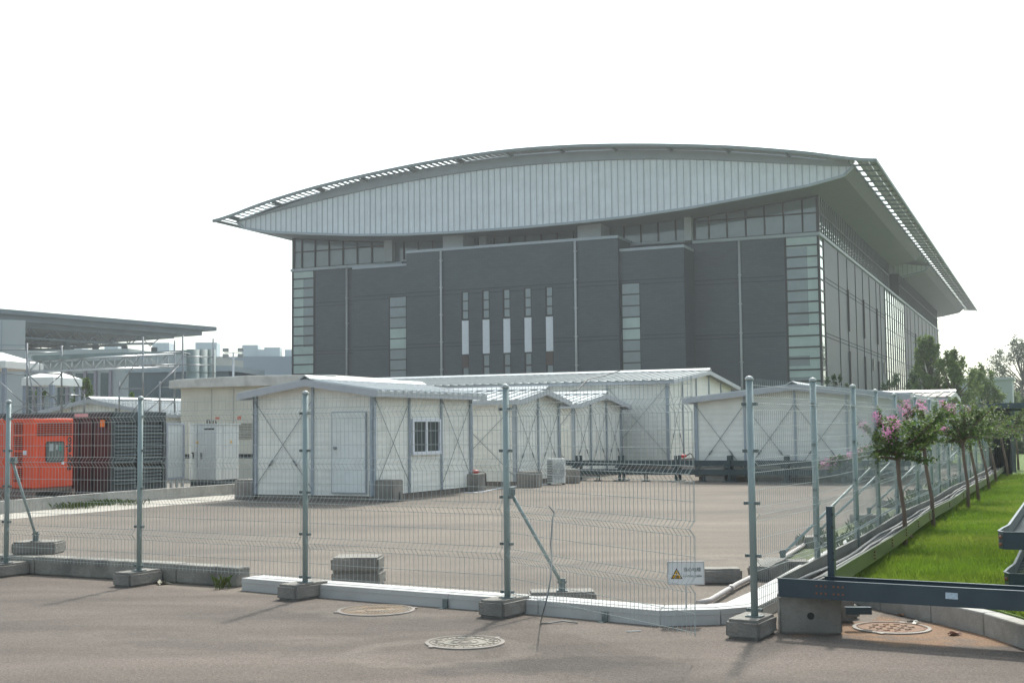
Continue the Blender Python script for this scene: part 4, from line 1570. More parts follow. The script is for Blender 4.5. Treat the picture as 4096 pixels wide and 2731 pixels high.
def offs(P, d):
    out_ = []
    for i, p in enumerate(P):
        a = Vector(P[max(i - 1, 0)]); b = Vector(P[min(i + 1, len(P) - 1)]); c = Vector(p)
        d1 = (c - a).normalized() if i > 0 else (b - c).normalized()
        d2 = (b - c).normalized() if i < len(P) - 1 else d1
        n1, n2 = Vector((-d1.y, d1.x)), Vector((-d2.y, d2.x))
        n = (n1 + n2).normalized()
        out_.append(c + n * d / max(.5, n.dot(n1)))
    return out_


TPv = [Vector(p) for p in TP]
outer, inner = offs(TPv, 0), offs(TPv, .30)
mid1, mid2 = offs(TPv, .10), offs(TPv, .20)
for i in range(len(TP) - 1):
    b = MB()
    for A_, B_, h in ((outer, mid1, .124), (mid1, mid2, .128), (mid2, inner, .124)):
        a, c, d, e = A_[i], A_[i + 1], B_[i + 1], B_[i]
        s1 = (c - a).normalized() * .004
        lo = [Vector((p.x, p.y, 0)) - tb for p in (a + s1, c - s1, d - s1, e + s1)]
        hi = [p + Vector((0, 0, h)) for p in lo]
        b.add(lo + hi, [(0, 3, 2, 1), (4, 5, 6, 7), (0, 1, 5, 4), (1, 2, 6, 5), (2, 3, 7, 6), (3, 0, 4, 7)])
    # thin lip along the front face
    a, c = outer[i], outer[i + 1]
    n = Vector(((c - a).y, -(c - a).x)).normalized() * .003
    b.bar(Vector((a.x + n.x, a.y + n.y, .085)) - tb, Vector((c.x + n.x, c.y + n.y, .085)) - tb, .006, .006)
    b.build('duct_length', trunk_m, td)
br_ = MB()
for x, y, i in ((-.62, 11.38, 2), (.75, 10.5, 3)):
    d = Vector((1, -.62, 0)).normalized()
    n = Vector((d.y, -d.x, 0))
    p = Vector((x, y, 0)) - tb
    br_.bar(p + n * .012 + Vector((0, 0, 0)), p + n * .012 + Vector((0, 0, .08)), .05, .012, up=n)
    br_.bar(p + n * .012 + Vector((0, 0, .004)), p + n * .09 + Vector((0, 0, .004)), .05, .006)
br_.build('bracket', clamp_m, td)
pc = MB()
pp = [G(2790, 2412, .05), G(2840, 2400, .05), G(2890, 2370, .05), G(2950, 2335, .05), G(3005, 2308, .05), G(3110, 2245, .05), G(3260, 2150, .05)]
pc.tube([tuple(p) for p in pp], .026, 10).tube([tuple(pp[2].lerp(pp[3], .45)), tuple(pp[2].lerp(pp[3], .6))], .033, 10)
tag(pc.build('conduit_pipe', mat('grey_pvc', (.40, .37, .36), rough=.5, var=.08)), 'grey plastic conduit pipe curving beside the white duct', 'conduit')

# ------------------------------------------------------------------ dark cable tray: front length and the run beside the lawn
tray_m = mat('tray_steel', (.040, .065, .085), rough=.34, metal=.3, var=.12, scale=3, col2=(.07, .10, .12), scale2=1.5, amt2=.5)
bolt_m = mat('rusty_bolt', (.22, .09, .05), rough=.6, var=.2)
cb_m = mat('grey_cables', (.20, .20, .19), rough=.6, var=.25, scale=12)
cor = Vector((2.03, 9.73, 0))
ct_ = thing('cable_tray', 'dark blue-green steel cable tray on a block, turning to run beside the lawn', 'cable tray', cor, 0)
U = Vector((1.0, -.58, 0)).normalized()      # to the right, coming nearer
V = Vector((math.sin(R(24.2)), math.cos(R(24.2)), 0))
Z0, Z1 = .292, .43
up = Vector((0, 0, 1))


def wallbar(b, p, q, z0, z1, th=.006):
    p = Vector((p.x, p.y, (z0 + z1) / 2)); q = Vector((q.x, q.y, (z0 + z1) / 2))
    b.bar(p, q, th, z1 - z0)


fr = MB()
F0 = Vector((0, 0, 0)); F1 = U * 3.6
wallbar(fr, F0, F1, Z0, Z1)
wallbar(fr, F0 + V * .30 + U * .31, F1 + V * .30, Z0, Z1)
fr.bar(F0 + up * Z1 + V * .012, F1 + up * Z1 + V * .012, .03, .004)
fr.bar(F0 + U * .31 + up * Z1 + V * .288, F1 + up * Z1 + V * .288, .03, .004)
fr.bar(F0 + U * .2 + up * (Z0 + .004) + V * .15, F1 + up * (Z0 + .004) + V * .15, .27, .004)
fr.build('front_tray', tray_m, ct_)
# far run: gently wandering walls
wi, wo = [], []
for k in range(23):
    s = k * 1.35
    wob_ = .016 * math.sin(k * .9) + .014 * math.sin(k * .43 + 1) if k else 0
    p = V * s + Vector((V.y, -V.x, 0)) * (wob_ - (.0))
    dz = .01 * math.sin(k * 1.3)
    wi.append((p, dz))
    wo.append((p + Vector((V.y, -V.x, 0)) * .30 + (U * .02 if k == 0 else Vector((0, 0, 0))), dz))
wi[0] = (Vector((0, 0, 0)), 0); wo[0] = (V * .30 + U * .31, 0)
for nm, W__ in (('inner_wall', wi), ('outer_wall', wo)):
    b = MB()
    for (p, a), (q, c) in zip(W__, W__[1:]):
        b.bar(Vector((p.x, p.y, (Z0 + Z1) / 2 + a)), Vector((q.x, q.y, (Z0 + Z1) / 2 + c)), .006, Z1 - Z0)
        b.bar(Vector((p.x, p.y, Z1 + a)), Vector((q.x, q.y, Z1 + c)), .026, .006)
    b.build(nm, mat('weathered_tray', (.12, .13, .115), rough=.5, metal=.1, var=.2, scale=3, col2=(.22, .21, .18), scale2=1.5, amt2=.6) if nm == 'inner_wall' else mat('tray_outer_grass_reflection', (.10, .12, .085), rough=.3, metal=.3, var=.15, scale=3), ct_)  # outer wall's green tint paints in the grass mirrored by the steel
b = MB()
for (p, a), (q, c), (r_, _), (s_, __) in zip(wi, wi[1:], wo, wo[1:]):
    m0, m1 = (p + r_) / 2, (q + s_) / 2
    b.bar(Vector((m0.x, m0.y, Z0 + .004 + a)), Vector((m1.x, m1.y, Z0 + .004 + c)), .28, .005)
b.build('tray_floor', tray_m, ct_)
cabs = MB()
for j in range(9):
    o_ = -.09 + j * .024
    pts = []
    for k, ((p, a), (q, c)) in enumerate(zip(wi, wo)):
        for sub in (0, .5):
            if k == len(wi) - 1 and sub:
                continue
            m_ = (p + q) / 2
            if sub:
                m_ = m_.lerp((wi[k + 1][0] + wo[k + 1][0]) / 2, .5)
            rr_ = .018 * math.sin(k * 1.7 + j * 2.3 + sub * 3)
            pts.append(m_ + Vector((V.y, -V.x, 0)) * (o_ + rr_) + up * (Z0 + .03 + .03 * ((j * 7) % 3) + .008 * math.sin(k * 2.1 + j)))
    pts = [tuple(x) for x in pts]
    cabs.tube(pts, .014, 6)
cabs.build('cable_bundle', cb_m, ct_)
b = MB()
for j, u in enumerate((.30, .335, .37, .43, .465, .50)):
    for z in (.335, .39):
        p = U * u + up * z + Vector((U.y, -U.x, 0)) * .004
        b.tube([p, p + Vector((U.y, -U.x, 0)) * .008], .008, 8)
for k in (2, 3, 4, 5, 6, 8, 10):
    for z in (.33, .36, .39):
        p = wo[k][0] + up * z + Vector((V.y, -V.x, 0)) * .004
        b.tube([p, p + Vector((V.y, -V.x, 0)) * .012], .009, 8)
b.build('bolt', bolt_m, ct_)
MB().bar(U * .30 + up * .36 + Vector((U.y, -U.x, 0)) * .002 - U * .03, U * .56 + up * .36 + Vector((U.y, -U.x, 0)) * .002, .004, .13).build('splice_plate', tray_m, ct_)
uL = 1.24
pl_ = MB().bar(U * uL + up * .372 + Vector((U.y, -U.x, 0)) * .0045, U * (uL + .085) + up * .370 + Vector((U.y, -U.x, 0)) * .0045, .003, .045)
pl_.build('sticker', mat('blue_white_sticker', (.50, .60, .68), rough=.4, var=.25, scale=60), ct_)
upz = MB()
q = U * .36 + V * .33
upz.bar(q + up * .12, q + up * .97, .05, .09, up=V)
upz.build('upright', tray_m, ct_)
h_ = MB()
for z in (.55, .60, .80, .9):
    h_.box(q.x - .008, q.x + .008, q.y - .05, q.y - .046, z, z + .02)
h_.build('bolt_hole', black_m, ct_)
sp_ = MB()
for k in range(1, 12):
    p = (wi[k][0] + wo[k][0]) / 2
    sp_.box(p.x - .03, p.x + .03, p.y - .03, p.y + .03, .05, Z0 - .002)
sp_.build('leg', tray_m, ct_)
# piece of dark channel poking out behind the block
o = MB()
a = G(3380, 2440, .15); c = G(3484, 2440, .15)
o.bar(a, c, .06, .055)
tag(o.build('steel_channel', tray_m), 'short dark steel channel end lying behind the big block', 'steel channel')
block('small square block under the short steel channel end', G(3405, 2478).x, G(3405, 2478).y + .1, 0, .16, .16, .115, 0)

# stacked ladder trays at the right edge
def ladder(label, c, z0, back, lead):
    t = thing('ladder_tray', label, 'ladder tray', (c[0], c[1], 0), 0, 'stacked ladder trays')
    b = MB()
    h = .145
    d1 = Vector((.918, -.395, 0)); d2 = Vector((.32, .947, 0))
    pts = [Vector((0, 0, 0)), d2 * .12 - d1 * .03, d2 * .45 + d1 * .02] + [d2 * s + d1 * (.05 + .10 * (s - .45)) for s in samp(.8, back, 6)]
    for p, q in zip(pts, pts[1:]):
        wallbar(b, p, q, z0, z0 + h)
        b.bar(p + up * (z0 + h), q + up * (z0 + h), .022, .006)
    wallbar(b, Vector((0, 0, 0)), d1 * lead, z0, z0 + h)
    b.bar(up * (z0 + h), d1 * lead + up * (z0 + h), .022, .005)
    b.build('side_rail', tray_m, t)
    r = MB()
    s = .18
    while s < back:
        p = d2 * s + d1 * (.03 + .10 * max(0, s - .45))
        r.bar(p + up * (z0 + .03), p + d1 * lead + up * (z0 + .03), .035, .02)
        s += .14
    r.build('rung', tray_m, t)
    k_ = MB()
    for z in (.04, .10):
        k_.tube([(-.006, .02, z0 + z), (-.03, .02, z0 + z)], .014, 8)
    k_.build('bolt', bolt_m, t)
    return t


ladder('lower ladder tray of the stack on the lawn at the picture edge', (4.15, 10.6), .20, 6.5, .75)
ladder('upper ladder tray of the stack on the lawn at the picture edge', (4.12, 10.62), .545, 6.5, .75)
pz = MB()
for y in (1.0, 3.5, 5.5):
    for x in (.7, 1.3):
        pz.box(4.15 + x + y * .32 - .04, 4.15 + x + y * .32 + .04, 10.6 + y * .93 - .04, 10.6 + y * .93 + .04, .12, .2)
tag(pz.build('timber_packer', mat('timber', (.2, .14, .09), rough=.8, var=.2)), 'timber packers under the stacked ladder trays', 'timber')

# cable bridge at the far end of the lawn
cg_ = thing('cable_bridge', 'dark steel cable bridge with posts and a high tray over the lawn', 'cable bridge', (13.35, 34.4, 0), 0)
for (x, y) in ((0, 0), (1.55, 2.4)):
    c = MB()
    c.box(x - .26, x - .22, y - .14, y + .14, .12, 2.0).box(x + .22, x + .26, y - .14, y + .14, .12, 2.0)
    if x == 0:
        for k in range(7):
            c.tube([(x - .18 + k * .06, y, .3), (x - .18 + k * .06, y + .02 * math.sin(k), 2.0)], .024, 6)
        c.box(x - .22, x + .22, y + .1, y + .12, .2, 1.98)
    c.build('post', tray_m if x else mat('dark_cables', (.02, .025, .03), rough=.5, var=.3), cg_)
c = MB()
c.bar((.1, .3, 2.06), (2.7, 11.5, 2.22), .5, .17).bar((-.35, 0, 2.08), (4.2, -1.2, 2.10), .5, .15)
c.bar((.5, .1, 1.99), (.2, 0, 1.99), .5, .1)
c.build('beam_tray', tray_m, cg_)

# ------------------------------------------------------------------ caution sign
sgp = G(2738, 2412, .0)
Ys = 10.35
p = AT(2743, 2290, Ys)
sg_ = thing('caution_sign', 'white caution sign with a yellow warning triangle beside the free mesh edge', 'sign', (p.x, p.y, p.z), R(-4))
wS, hS = .145, .088
sil = mat('sign_frame', (.55, .52, .50), rough=.4, metal=.2)
MB().box(-wS, wS, 0, .008, -hS, hS).build('board', mat('sign_white', (.78, .78, .78), rough=.4, var=.02), sg_)
MB().box(-wS - .006, wS + .006, -.006, .012, hS, hS + .008).box(-wS - .006, wS + .006, -.006, .012, -hS - .008, -hS).box(-wS - .008, -wS, -.006, .012, -hS, hS).box(wS, wS + .008, -.006, .012, -hS, hS).build('frame', sil, sg_)
MB().box(-.008, .008, .013, .024, -p.z + .0, hS * .5).build('stake', sil, sg_)
MB().add([(-.122, -.002, -.048), (-.026, -.002, -.048), (-.074, -.002, .04)], [(0, 1, 2)]).build('triangle_border', black_m, sg_)
MB().add([(-.110, -.0035, -.041), (-.038, -.0035, -.041), (-.074, -.0035, .025)], [(0, 1, 2)]).build('warning_triangle', mat('sign_yellow', (.80, .42, .01), rough=.4, var=.02), sg_)
MB().box(-.095, -.055, -.005, -.004, -.036, -.030).box(-.078, -.072, -.005, -.004, -.03, .004).add([(-.09, -.0045, -.03), (-.082, -.0045, -.03), (-.07, -.0045, -.008)], [(0, 1, 2)]).add([(-.066, -.0045, -.03), (-.058, -.0045, -.03), (-.07, -.0045, -.004)], [(0, 1, 2)]).build('hazard_symbol', black_m, sg_)
TM = Matrix(((1, 0, 0, 0), (0, 0, -1, 0), (0, 1, 0, 0), (0, 0, 0, 1)))
text_mesh('lettering', '\u5f53\u5fc3\u7535\u7f06', .036, black_m, sg_, Matrix.Translation((.052, -.002, .026)) @ TM, extrude=.0005, bold=.0)
text_mesh('lettering', 'Caution, cable', .027, black_m, sg_, Matrix.Translation((.052, -.002, -.024)) @ TM, extrude=.0005, bold=.0)

# ------------------------------------------------------------------ manhole covers
iron_m = mat('rusty_iron', (.20, .135, .075), rough=.65, metal=.1, var=.35, scale=14, bump=.4, bscale=60, col2=(.15, .14, .12), scale2=5, amt2=.7)
iron2 = mat('worn_iron', (.25, .215, .175), rough=.6, metal=.1, var=.35, scale=16, bump=.4, bscale=60, col2=(.17, .16, .14), scale2=5, amt2=.6)
iron3 = mat('earthy_iron', (.21, .115, .065), rough=.8, metal=.0, var=.3, scale=16, bump=.4, bscale=60, col2=(.15, .10, .07), scale2=5, amt2=.7)
rim_m = mat('manhole_rim', (.21, .18, .155), rough=.6, var=.15, scale=12)


def manhole(label, x, y, r, m_, kind):
    t = thing('manhole_cover', label, 'manhole cover', (x, y, 0), R(20 * kind))
    b = MB()
    n = 56
    b.add([(r * math.cos(2 * PI * k / n), r * math.sin(2 * PI * k / n), .010) for k in range(n)] + [((r - .03) * math.cos(2 * PI * k / n), (r - .03) * math.sin(2 * PI * k / n), .012) for k in range(n)] + [(r * 1.01 * math.cos(2 * PI * k / n), r * 1.01 * math.sin(2 * PI * k / n), .001) for k in range(n)],
          [(k, (k + 1) % n, n + (k + 1) % n, n + k) for k in range(n)] + [(2 * n + k, 2 * n + (k + 1) % n, (k + 1) % n, k) for k in range(n)])
    b.build('rim', rim_m, t)
    c = MB()
    c.add([((r - .034) * math.cos(2 * PI * k / n), (r - .034) * math.sin(2 * PI * k / n), .008) for k in range(n)], [tuple(range(n))])
    pl2 = c.build('plate', m_, t)
    d = MB()
    rr_ = r - .045
    def arc(R_, a0, a1, w=.010):
        pts = [(R_ * math.cos(a0 + (a1 - a0) * i / 24), R_ * math.sin(a0 + (a1 - a0) * i / 24), .010) for i in range(25)]
        for p, q in zip(pts, pts[1:]):
            d.bar(p, q, w, .004)
    arc(rr_, 0, 2 * PI)
    if kind == 1:
        s = -rr_ + .03
        while s < rr_:
            hh = math.sqrt(max(0, rr_ ** 2 - s ** 2)) - .01
            if abs(s) > .0:
                d.bar((s, -hh, .010), (s, -.06 if abs(s) < .16 else -hh * .1, .010), .010, .0035)
                d.bar((s, .06 if abs(s) < .16 else hh * .1, .010), (s, hh, .010), .010, .0035)
            s += .028
        arc(.10, 0, 2 * PI)
        arc(.16, .4, 2.6, .014); arc(.2, 3.4, 5.6, .014)
    elif kind == 2:
        arc(.10, 0, 2 * PI); arc(.17, 0, 2 * PI); arc(.05, 0, 2 * PI)
        for k in range(18):
            a = k * PI / 9
            d.bar((.18 * math.cos(a), .18 * math.sin(a), .010), ((rr_ - .01) * math.cos(a), (rr_ - .01) * math.sin(a), .010), .009, .0035)
            a += .17
            d.bar((.21 * math.cos(a), .21 * math.sin(a), .010), ((rr_ - .03) * math.cos(a), (rr_ - .03) * math.sin(a), .010), .012, .0035)
    else:
        for i in range(-4, 5):
            for j in range(-3, 4):
                x_, y_ = i * .055, j * .07
                if x_ ** 2 + y_ ** 2 < (rr_ - .05) ** 2:
                    d.bar((x_ - .018, y_, .010), (x_ + .018, y_, .010), .012, .0035)
                    if (i + j) % 2:
                        d.bar((x_, y_ - .025, .010), (x_, y_ + .025, .010), .010, .0065)
    d.build('raised_pattern', m_, pl2)
    MB().bar((-r * .98, 0, .006), (-r * 1.08, .02, .006), .05, .008).bar((r * .98, 0, .006), (r * 1.08, -.02, .006), .05, .008).build('lug', rim_m, t)


q = G(1505, 2441); manhole('round manhole cover with striped yellowish-rusty pattern, nearest the fence', q.x, q.y, .345, iron_m, 1)
q = G(1860, 2570); manhole('worn grey-brown round manhole cover nearest the camera', q.x, q.y, .30, iron2, 2)
q = G(3567, 2512); manhole('earth-covered orange-brown manhole cover behind the tray by the kerb', q.x, q.y, .30, iron3, 3)
# kerb round the lawn
KP = [(3.62, 7.4), (3.64, 8.86), (3.56, 9.63), (3.38, 10.3), (3.16, 10.95), (3.02, 11.6)]
kt = thing('lawn_kerb', 'curved pale stone kerb edging the lawn under the dark tray', 'kerb', (3.6, 8.8, 0), 0)
kbv = Vector((3.6, 8.8))
kin = offs([Vector(p) for p in KP], -.13)
for i in range(len(KP) - 1):
    a, b_ = Vector(KP[i]) - kbv, Vector(KP[i + 1]) - kbv
    c_, d_ = kin[i + 1] - kbv, kin[i] - kbv
    s1 = (b_ - a).normalized() * .005
    lo = [Vector((p.x, p.y, -.02)) for p in (a + s1, b_ - s1, c_ - s1, d_ + s1)]
    hi = [p + Vector((0, 0, .19)) for p in lo]
    MB().add(lo + hi, [(0, 3, 2, 1), (4, 5, 6, 7), (0, 1, 5, 4), (1, 2, 6, 5), (2, 3, 7, 6), (3, 0, 4, 7)]).build('kerb_stone', kerb_stone, kt, bevel=.012)

# ------------------------------------------------------------------ hanging wire at the swung panel, litter
hw = MB()
Yh = 9.9
pts = [AT(2195, 2022, Yh + .1), AT(2218, 2050, Yh + .1), AT(2210, 2075, Yh), AT(2203, 2180, Yh - .1), AT(2208, 2240, Yh - .25), AT(2203, 2310, Yh - .4), AT(2190, 2380, Yh - .5), AT(2175, 2440, Yh - .55), G(2163, 2486, .01), G(2168, 2493, .01), G(2200, 2490, .01), G(2250, 2482, .02), G(2310, 2490, .008)]
hw.tube([tuple(p) for p in pts], .006, 6)
tag(hw.build('loose_wire', mat('loose_wire_grey', (.15, .17, .17), rough=.5)), 'loose grey wire hanging over the swung panel down to the ground', 'wire')
leaf_m = mat('dead_leaf', (.16, .07, .035), rough=.8, var=.3, scale=20)
leaf_p = mat('pale_leaf', (.36, .34, .26), rough=.8, var=.2, scale=20)


def litter(label, px, py, s, m_, name='fallen_leaf', z=.006):
    q = G(px, py)
    rnd = random.Random(px)
    b = MB()
    for _ in range(3):
        a = rnd.uniform(0, 6.28)
        c = Vector((rnd.uniform(-s, s) * .6, rnd.uniform(-s, s) * .6, 0))
        u = Vector((math.cos(a), math.sin(a), 0)) * s
        v_ = Vector((-math.sin(a), math.cos(a), 0)) * s * .45
        h = Vector((0, 0, rnd.uniform(.01, s * .5)))
        pz = [c - u, c - u * .3 + v_ + h * .6, c + u * .5 + v_ * .8 + h, c + u, c + u * .3 - v_ + h * .3, c - u * .5 - v_ * .7 + h * .8]
        mid_ = c + h * .2
        b.add([mid_] + pz, [(0, i + 1, (i + 1) % 6 + 1) for i in range(6)])
    o = b.build(name, m_)
    o.location = (q.x, q.y, z)
    tag(o, label, 'leaf' if 'leaf' in name else 'litter')


litter('crumpled brown leaf at the foot of the white duct above the manhole', 1615, 2398, .075, leaf_m)
litter('dead brown leaf by the ballast block before the generators', 110, 2290, .09, leaf_m)
litter('pale curled leaf between the block and the kerb beam', 665, 2336, .09, leaf_p)
litter('dark brown leaf tucked against the kerb beam joint', 690, 2322, .06, leaf_m)
litter('reddish leaf standing against the white duct behind the swung panel', 2338, 2462, .05, leaf_m)
litter('small leaf by the kerb joint beyond the earthy manhole', 3605, 2462, .035, mat('tan_leaf', (.38, .22, .13), rough=.8))
litter('flat pinkish stone chip on the dirt near the kerb', 3832, 2540, .055, mat('pink_chip', (.40, .25, .2), rough=.8))
litter('scrap of white paper on the rim of the earthy manhole', 3665, 2494, .06, mat('paper', (.65, .63, .58), rough=.8), name='paper_scrap')
o = MB().bar(G(2280, 2460, .01), G(2330, 2464, .01), .012, .01).build('red_strip', red_m)
tag(o, 'thin red plastic strip lying at the foot of the white duct', 'litter')
o = MB().bar(G(2505, 2524, .006), G(2563, 2521, .006), .008, .006).build('white_stick', roofw_m)
tag(o, 'thin white stick lying on the asphalt under the swung panel', 'litter')
q = G(2815, 2485)
o = MB().tube([(0, 0, 0), (0, 0, .035), (0, 0, .05), (0, 0, .065)], [.022, .022, .008, .01], 10).build('glass_bottle', mat('bottle_glass', (.42, .48, .48), rough=.1))
o.location = (q.x, q.y, 0)
tag(o, 'tiny clear bottle standing before the white duct', 'bottle')
# cables along the asphalt and over the long roof
o = MB().tube([tuple(G(x, y, .01)) for x, y in ((1840, 1968), (1890, 1970), (1930, 1966), (2000, 1952), (2080, 1942), (2190, 1936), (2250, 1930))], .016, 6).build('ground_cable', wframe_m)
tag(o, 'thin pale cable lying on the asphalt along the cabin fronts', 'cable')
o = MB().tube([tuple(AT(*q)) for q in ((2150, 1590, 44.2), (2310, 1560, 45), (2352, 1515, 46.2), (2420, 1503, 47), (2480, 1482, 49.0))], .022, 6).build('roof_cable', cable_m)
tag(o, 'dark cable slung over the roof of the longest cabin', 'cable')

# ------------------------------------------------------------------ lawn
grass_b = mat('lawn_green', (.085, .14, .018), rough=.9, var=.3, scale=3, bump=.6, bscale=60, col2=(.09, .15, .02), scale2=.8, amt2=.8)
LP = [(3.74, 7.4), (3.76, 8.9), (3.68, 9.66), (3.49, 10.36), (3.27, 11.0), (3.13, 11.6), (3.35, 13.2), (5.0, 17.2), (12.5, 34.6), (19, 50), (60, 50), (60, 7.4)]
tag(MB().prism(LP, -.01, .183, axis='z').build('lawn_base', grass_b), kind='structure')
blade_g = leafy_mat('grass_blade', (.155, .25, .022), (.27, .32, .05), trans=.45, var=.3, scale=1.2, scale2=.7, amt2=.8)
rnd = random.Random(11)
gb = MB()


def inside_lawn(x, y):
    if y < 11.5:
        e = interp([(7.4, 3.74), (8.9, 3.76), (9.66, 3.68), (10.36, 3.49), (11.0, 3.27), (11.5, 3.15)], y)
    else:
        e = interp([(11.5, 3.1), (13.2, 3.37), (17.2, 5.02), (34.6, 12.5)], y)
    return x > e + .02


cnt = 0
for _ in range(260000):
    y = 8.2 + 26 * rnd.random() ** 2.0
    x = rnd.uniform(.27, .44) * y
    if not inside_lawn(x, y):
        continue
    if cnt > 95000:
        break
    cnt += 1
    n1 = math.sin(x * 1.9 + 1.3 * math.sin(y * 1.1)) * math.sin(y * 1.3 + x)
    h = rnd.uniform(.02, .05) * (1.1 + .4 * n1) * (1 + y * .02)
    if rnd.random() < .012:
        h *= 2
    a = rnd.uniform(0, 6.28)
    wd = (.0022 + .0003 * y) * rnd.uniform(.7, 1.3)
    u = (math.cos(a) * wd, math.sin(a) * wd)
    b_ = rnd.uniform(0, 6.28)
    t_ = h * rnd.uniform(.2, .9)
    k = len(gb.v)
    gb.v += [(x - u[0], y - u[1], .18), (x + u[0], y + u[1], .18), (x + math.cos(b_) * t_, y + math.sin(b_) * t_, .18 + h)]
    gb.f.append((k, k + 1, k + 2))
    gb.sm.append(False)
tag(gb.build('grass', blade_g), 'short bright green grass of the lawn', kind='stuff')


def tuft(name, label, pts, h, n, m_, cat='weeds', spread=.08):
    b = MB()
    r = random.Random(len(pts) + int(h * 100) + n)
    for p in pts:
        for _ in range(n):
            a = r.uniform(0, 6.28)
            q = Vector(p) + Vector((r.gauss(0, spread), r.gauss(0, spread), 0))
            t1 = Vector((math.cos(a), math.sin(a), 0))
            hh = h * r.uniform(.4, 1.1)
            l_ = hh * r.uniform(.2, .8)
            s = Vector((-t1.y, t1.x, 0)) * (.0012 + hh * .008)
            m1 = q + t1 * l_ * .4 + Vector((0, 0, hh * .7))
            e = q + t1 * l_ + Vector((0, 0, hh * .9))
            b.add([q - s, q + s, m1 + s, e, m1 - s], [(0, 1, 2, 3, 4)])
    o = b.build(name, m_)
    return o


weed_m = leafy_mat('weed_green', (.08, .13, .03), (.15, .15, .05), trans=.4, rough=.8, var=.4, scale=5, scale2=3, amt2=.6)
o = tuft('weeds', '', [G(x, y) for x, y in ((200, 2034), (215, 2032), (260, 2036), (290, 2030), (335, 2022), (350, 2018), (370, 2022), (400, 2022), (440, 2020), (470, 2018), (530, 2021), (310, 2034), (350, 2032))], .16, 60, weed_m, spread=.16)
tag(o, 'low weeds growing on the pale strip before the white kerb wall', kind='stuff')
o = tuft('weed_plant', '', [G(890, 2354)], .16, 24, weed_m, spread=.05)
tag(o, 'small weed plant growing in front of the end of the kerb beam', 'weed')
o = tuft('weeds', '', [side[k] + Vector((rnd.uniform(-.5, .1), rnd.uniform(-.8, .8), -.05)) for k in range(3, 14) for _ in range(4)], .2, 40, weed_m, spread=.18)
tag(o, 'rough grass along the foot of the lawn fence', kind='stuff')
sheet('verge', [(2.9, 12.0), (3.3, 13.2), (5.0, 17.2), (12.5, 34.6), (11.6, 34.8), (4.1, 17.4), (2.7, 14.0)], .012, mat('verge_earth', (.10, .12, .05), rough=.95, var=.4, scale=6))

# ------------------------------------------------------------------ crepe myrtle trees beside the tray
bark_m = mat('myrtle_bark', (.17, .115, .09), rough=.8, var=.3, scale=8, stretch=(1, 1, .3), bump=.3, bscale=30)
myr_m = leafy_mat('myrtle_leaf', (.085, .15, .035), (.18, .22, .06), trans=.45, rough=.5, spec=.3, var=.5, scale=9, scale2=5, amt2=.7)
pink_m = leafy_mat('pink_blossom', (.74, .32, .56), (.85, .55, .70), trans=.4, rough=.7, var=.3, scale=30, amt2=.6)
pale_m = mat('pale_blossom', (.62, .40, .42), rough=.7, var=.25, scale=30)
redb_m = mat('red_blossom', (.60, .11, .12), rough=.7, var=.25, scale=30)


def leaf(b, p, d, n_, s):
    """small pointed leaf: base p, direction d, face normal n_"""
    w_ = d.cross(n_)
    if w_.length < 1e-4:
        w_ = Vector((1, 0, 0))
    w_.normalize()
    b.add([p, p + d * s * .45 + w_ * s * .28, p + d * s, p + d * s * .45 - w_ * s * .28], [(0, 1, 2, 3)])


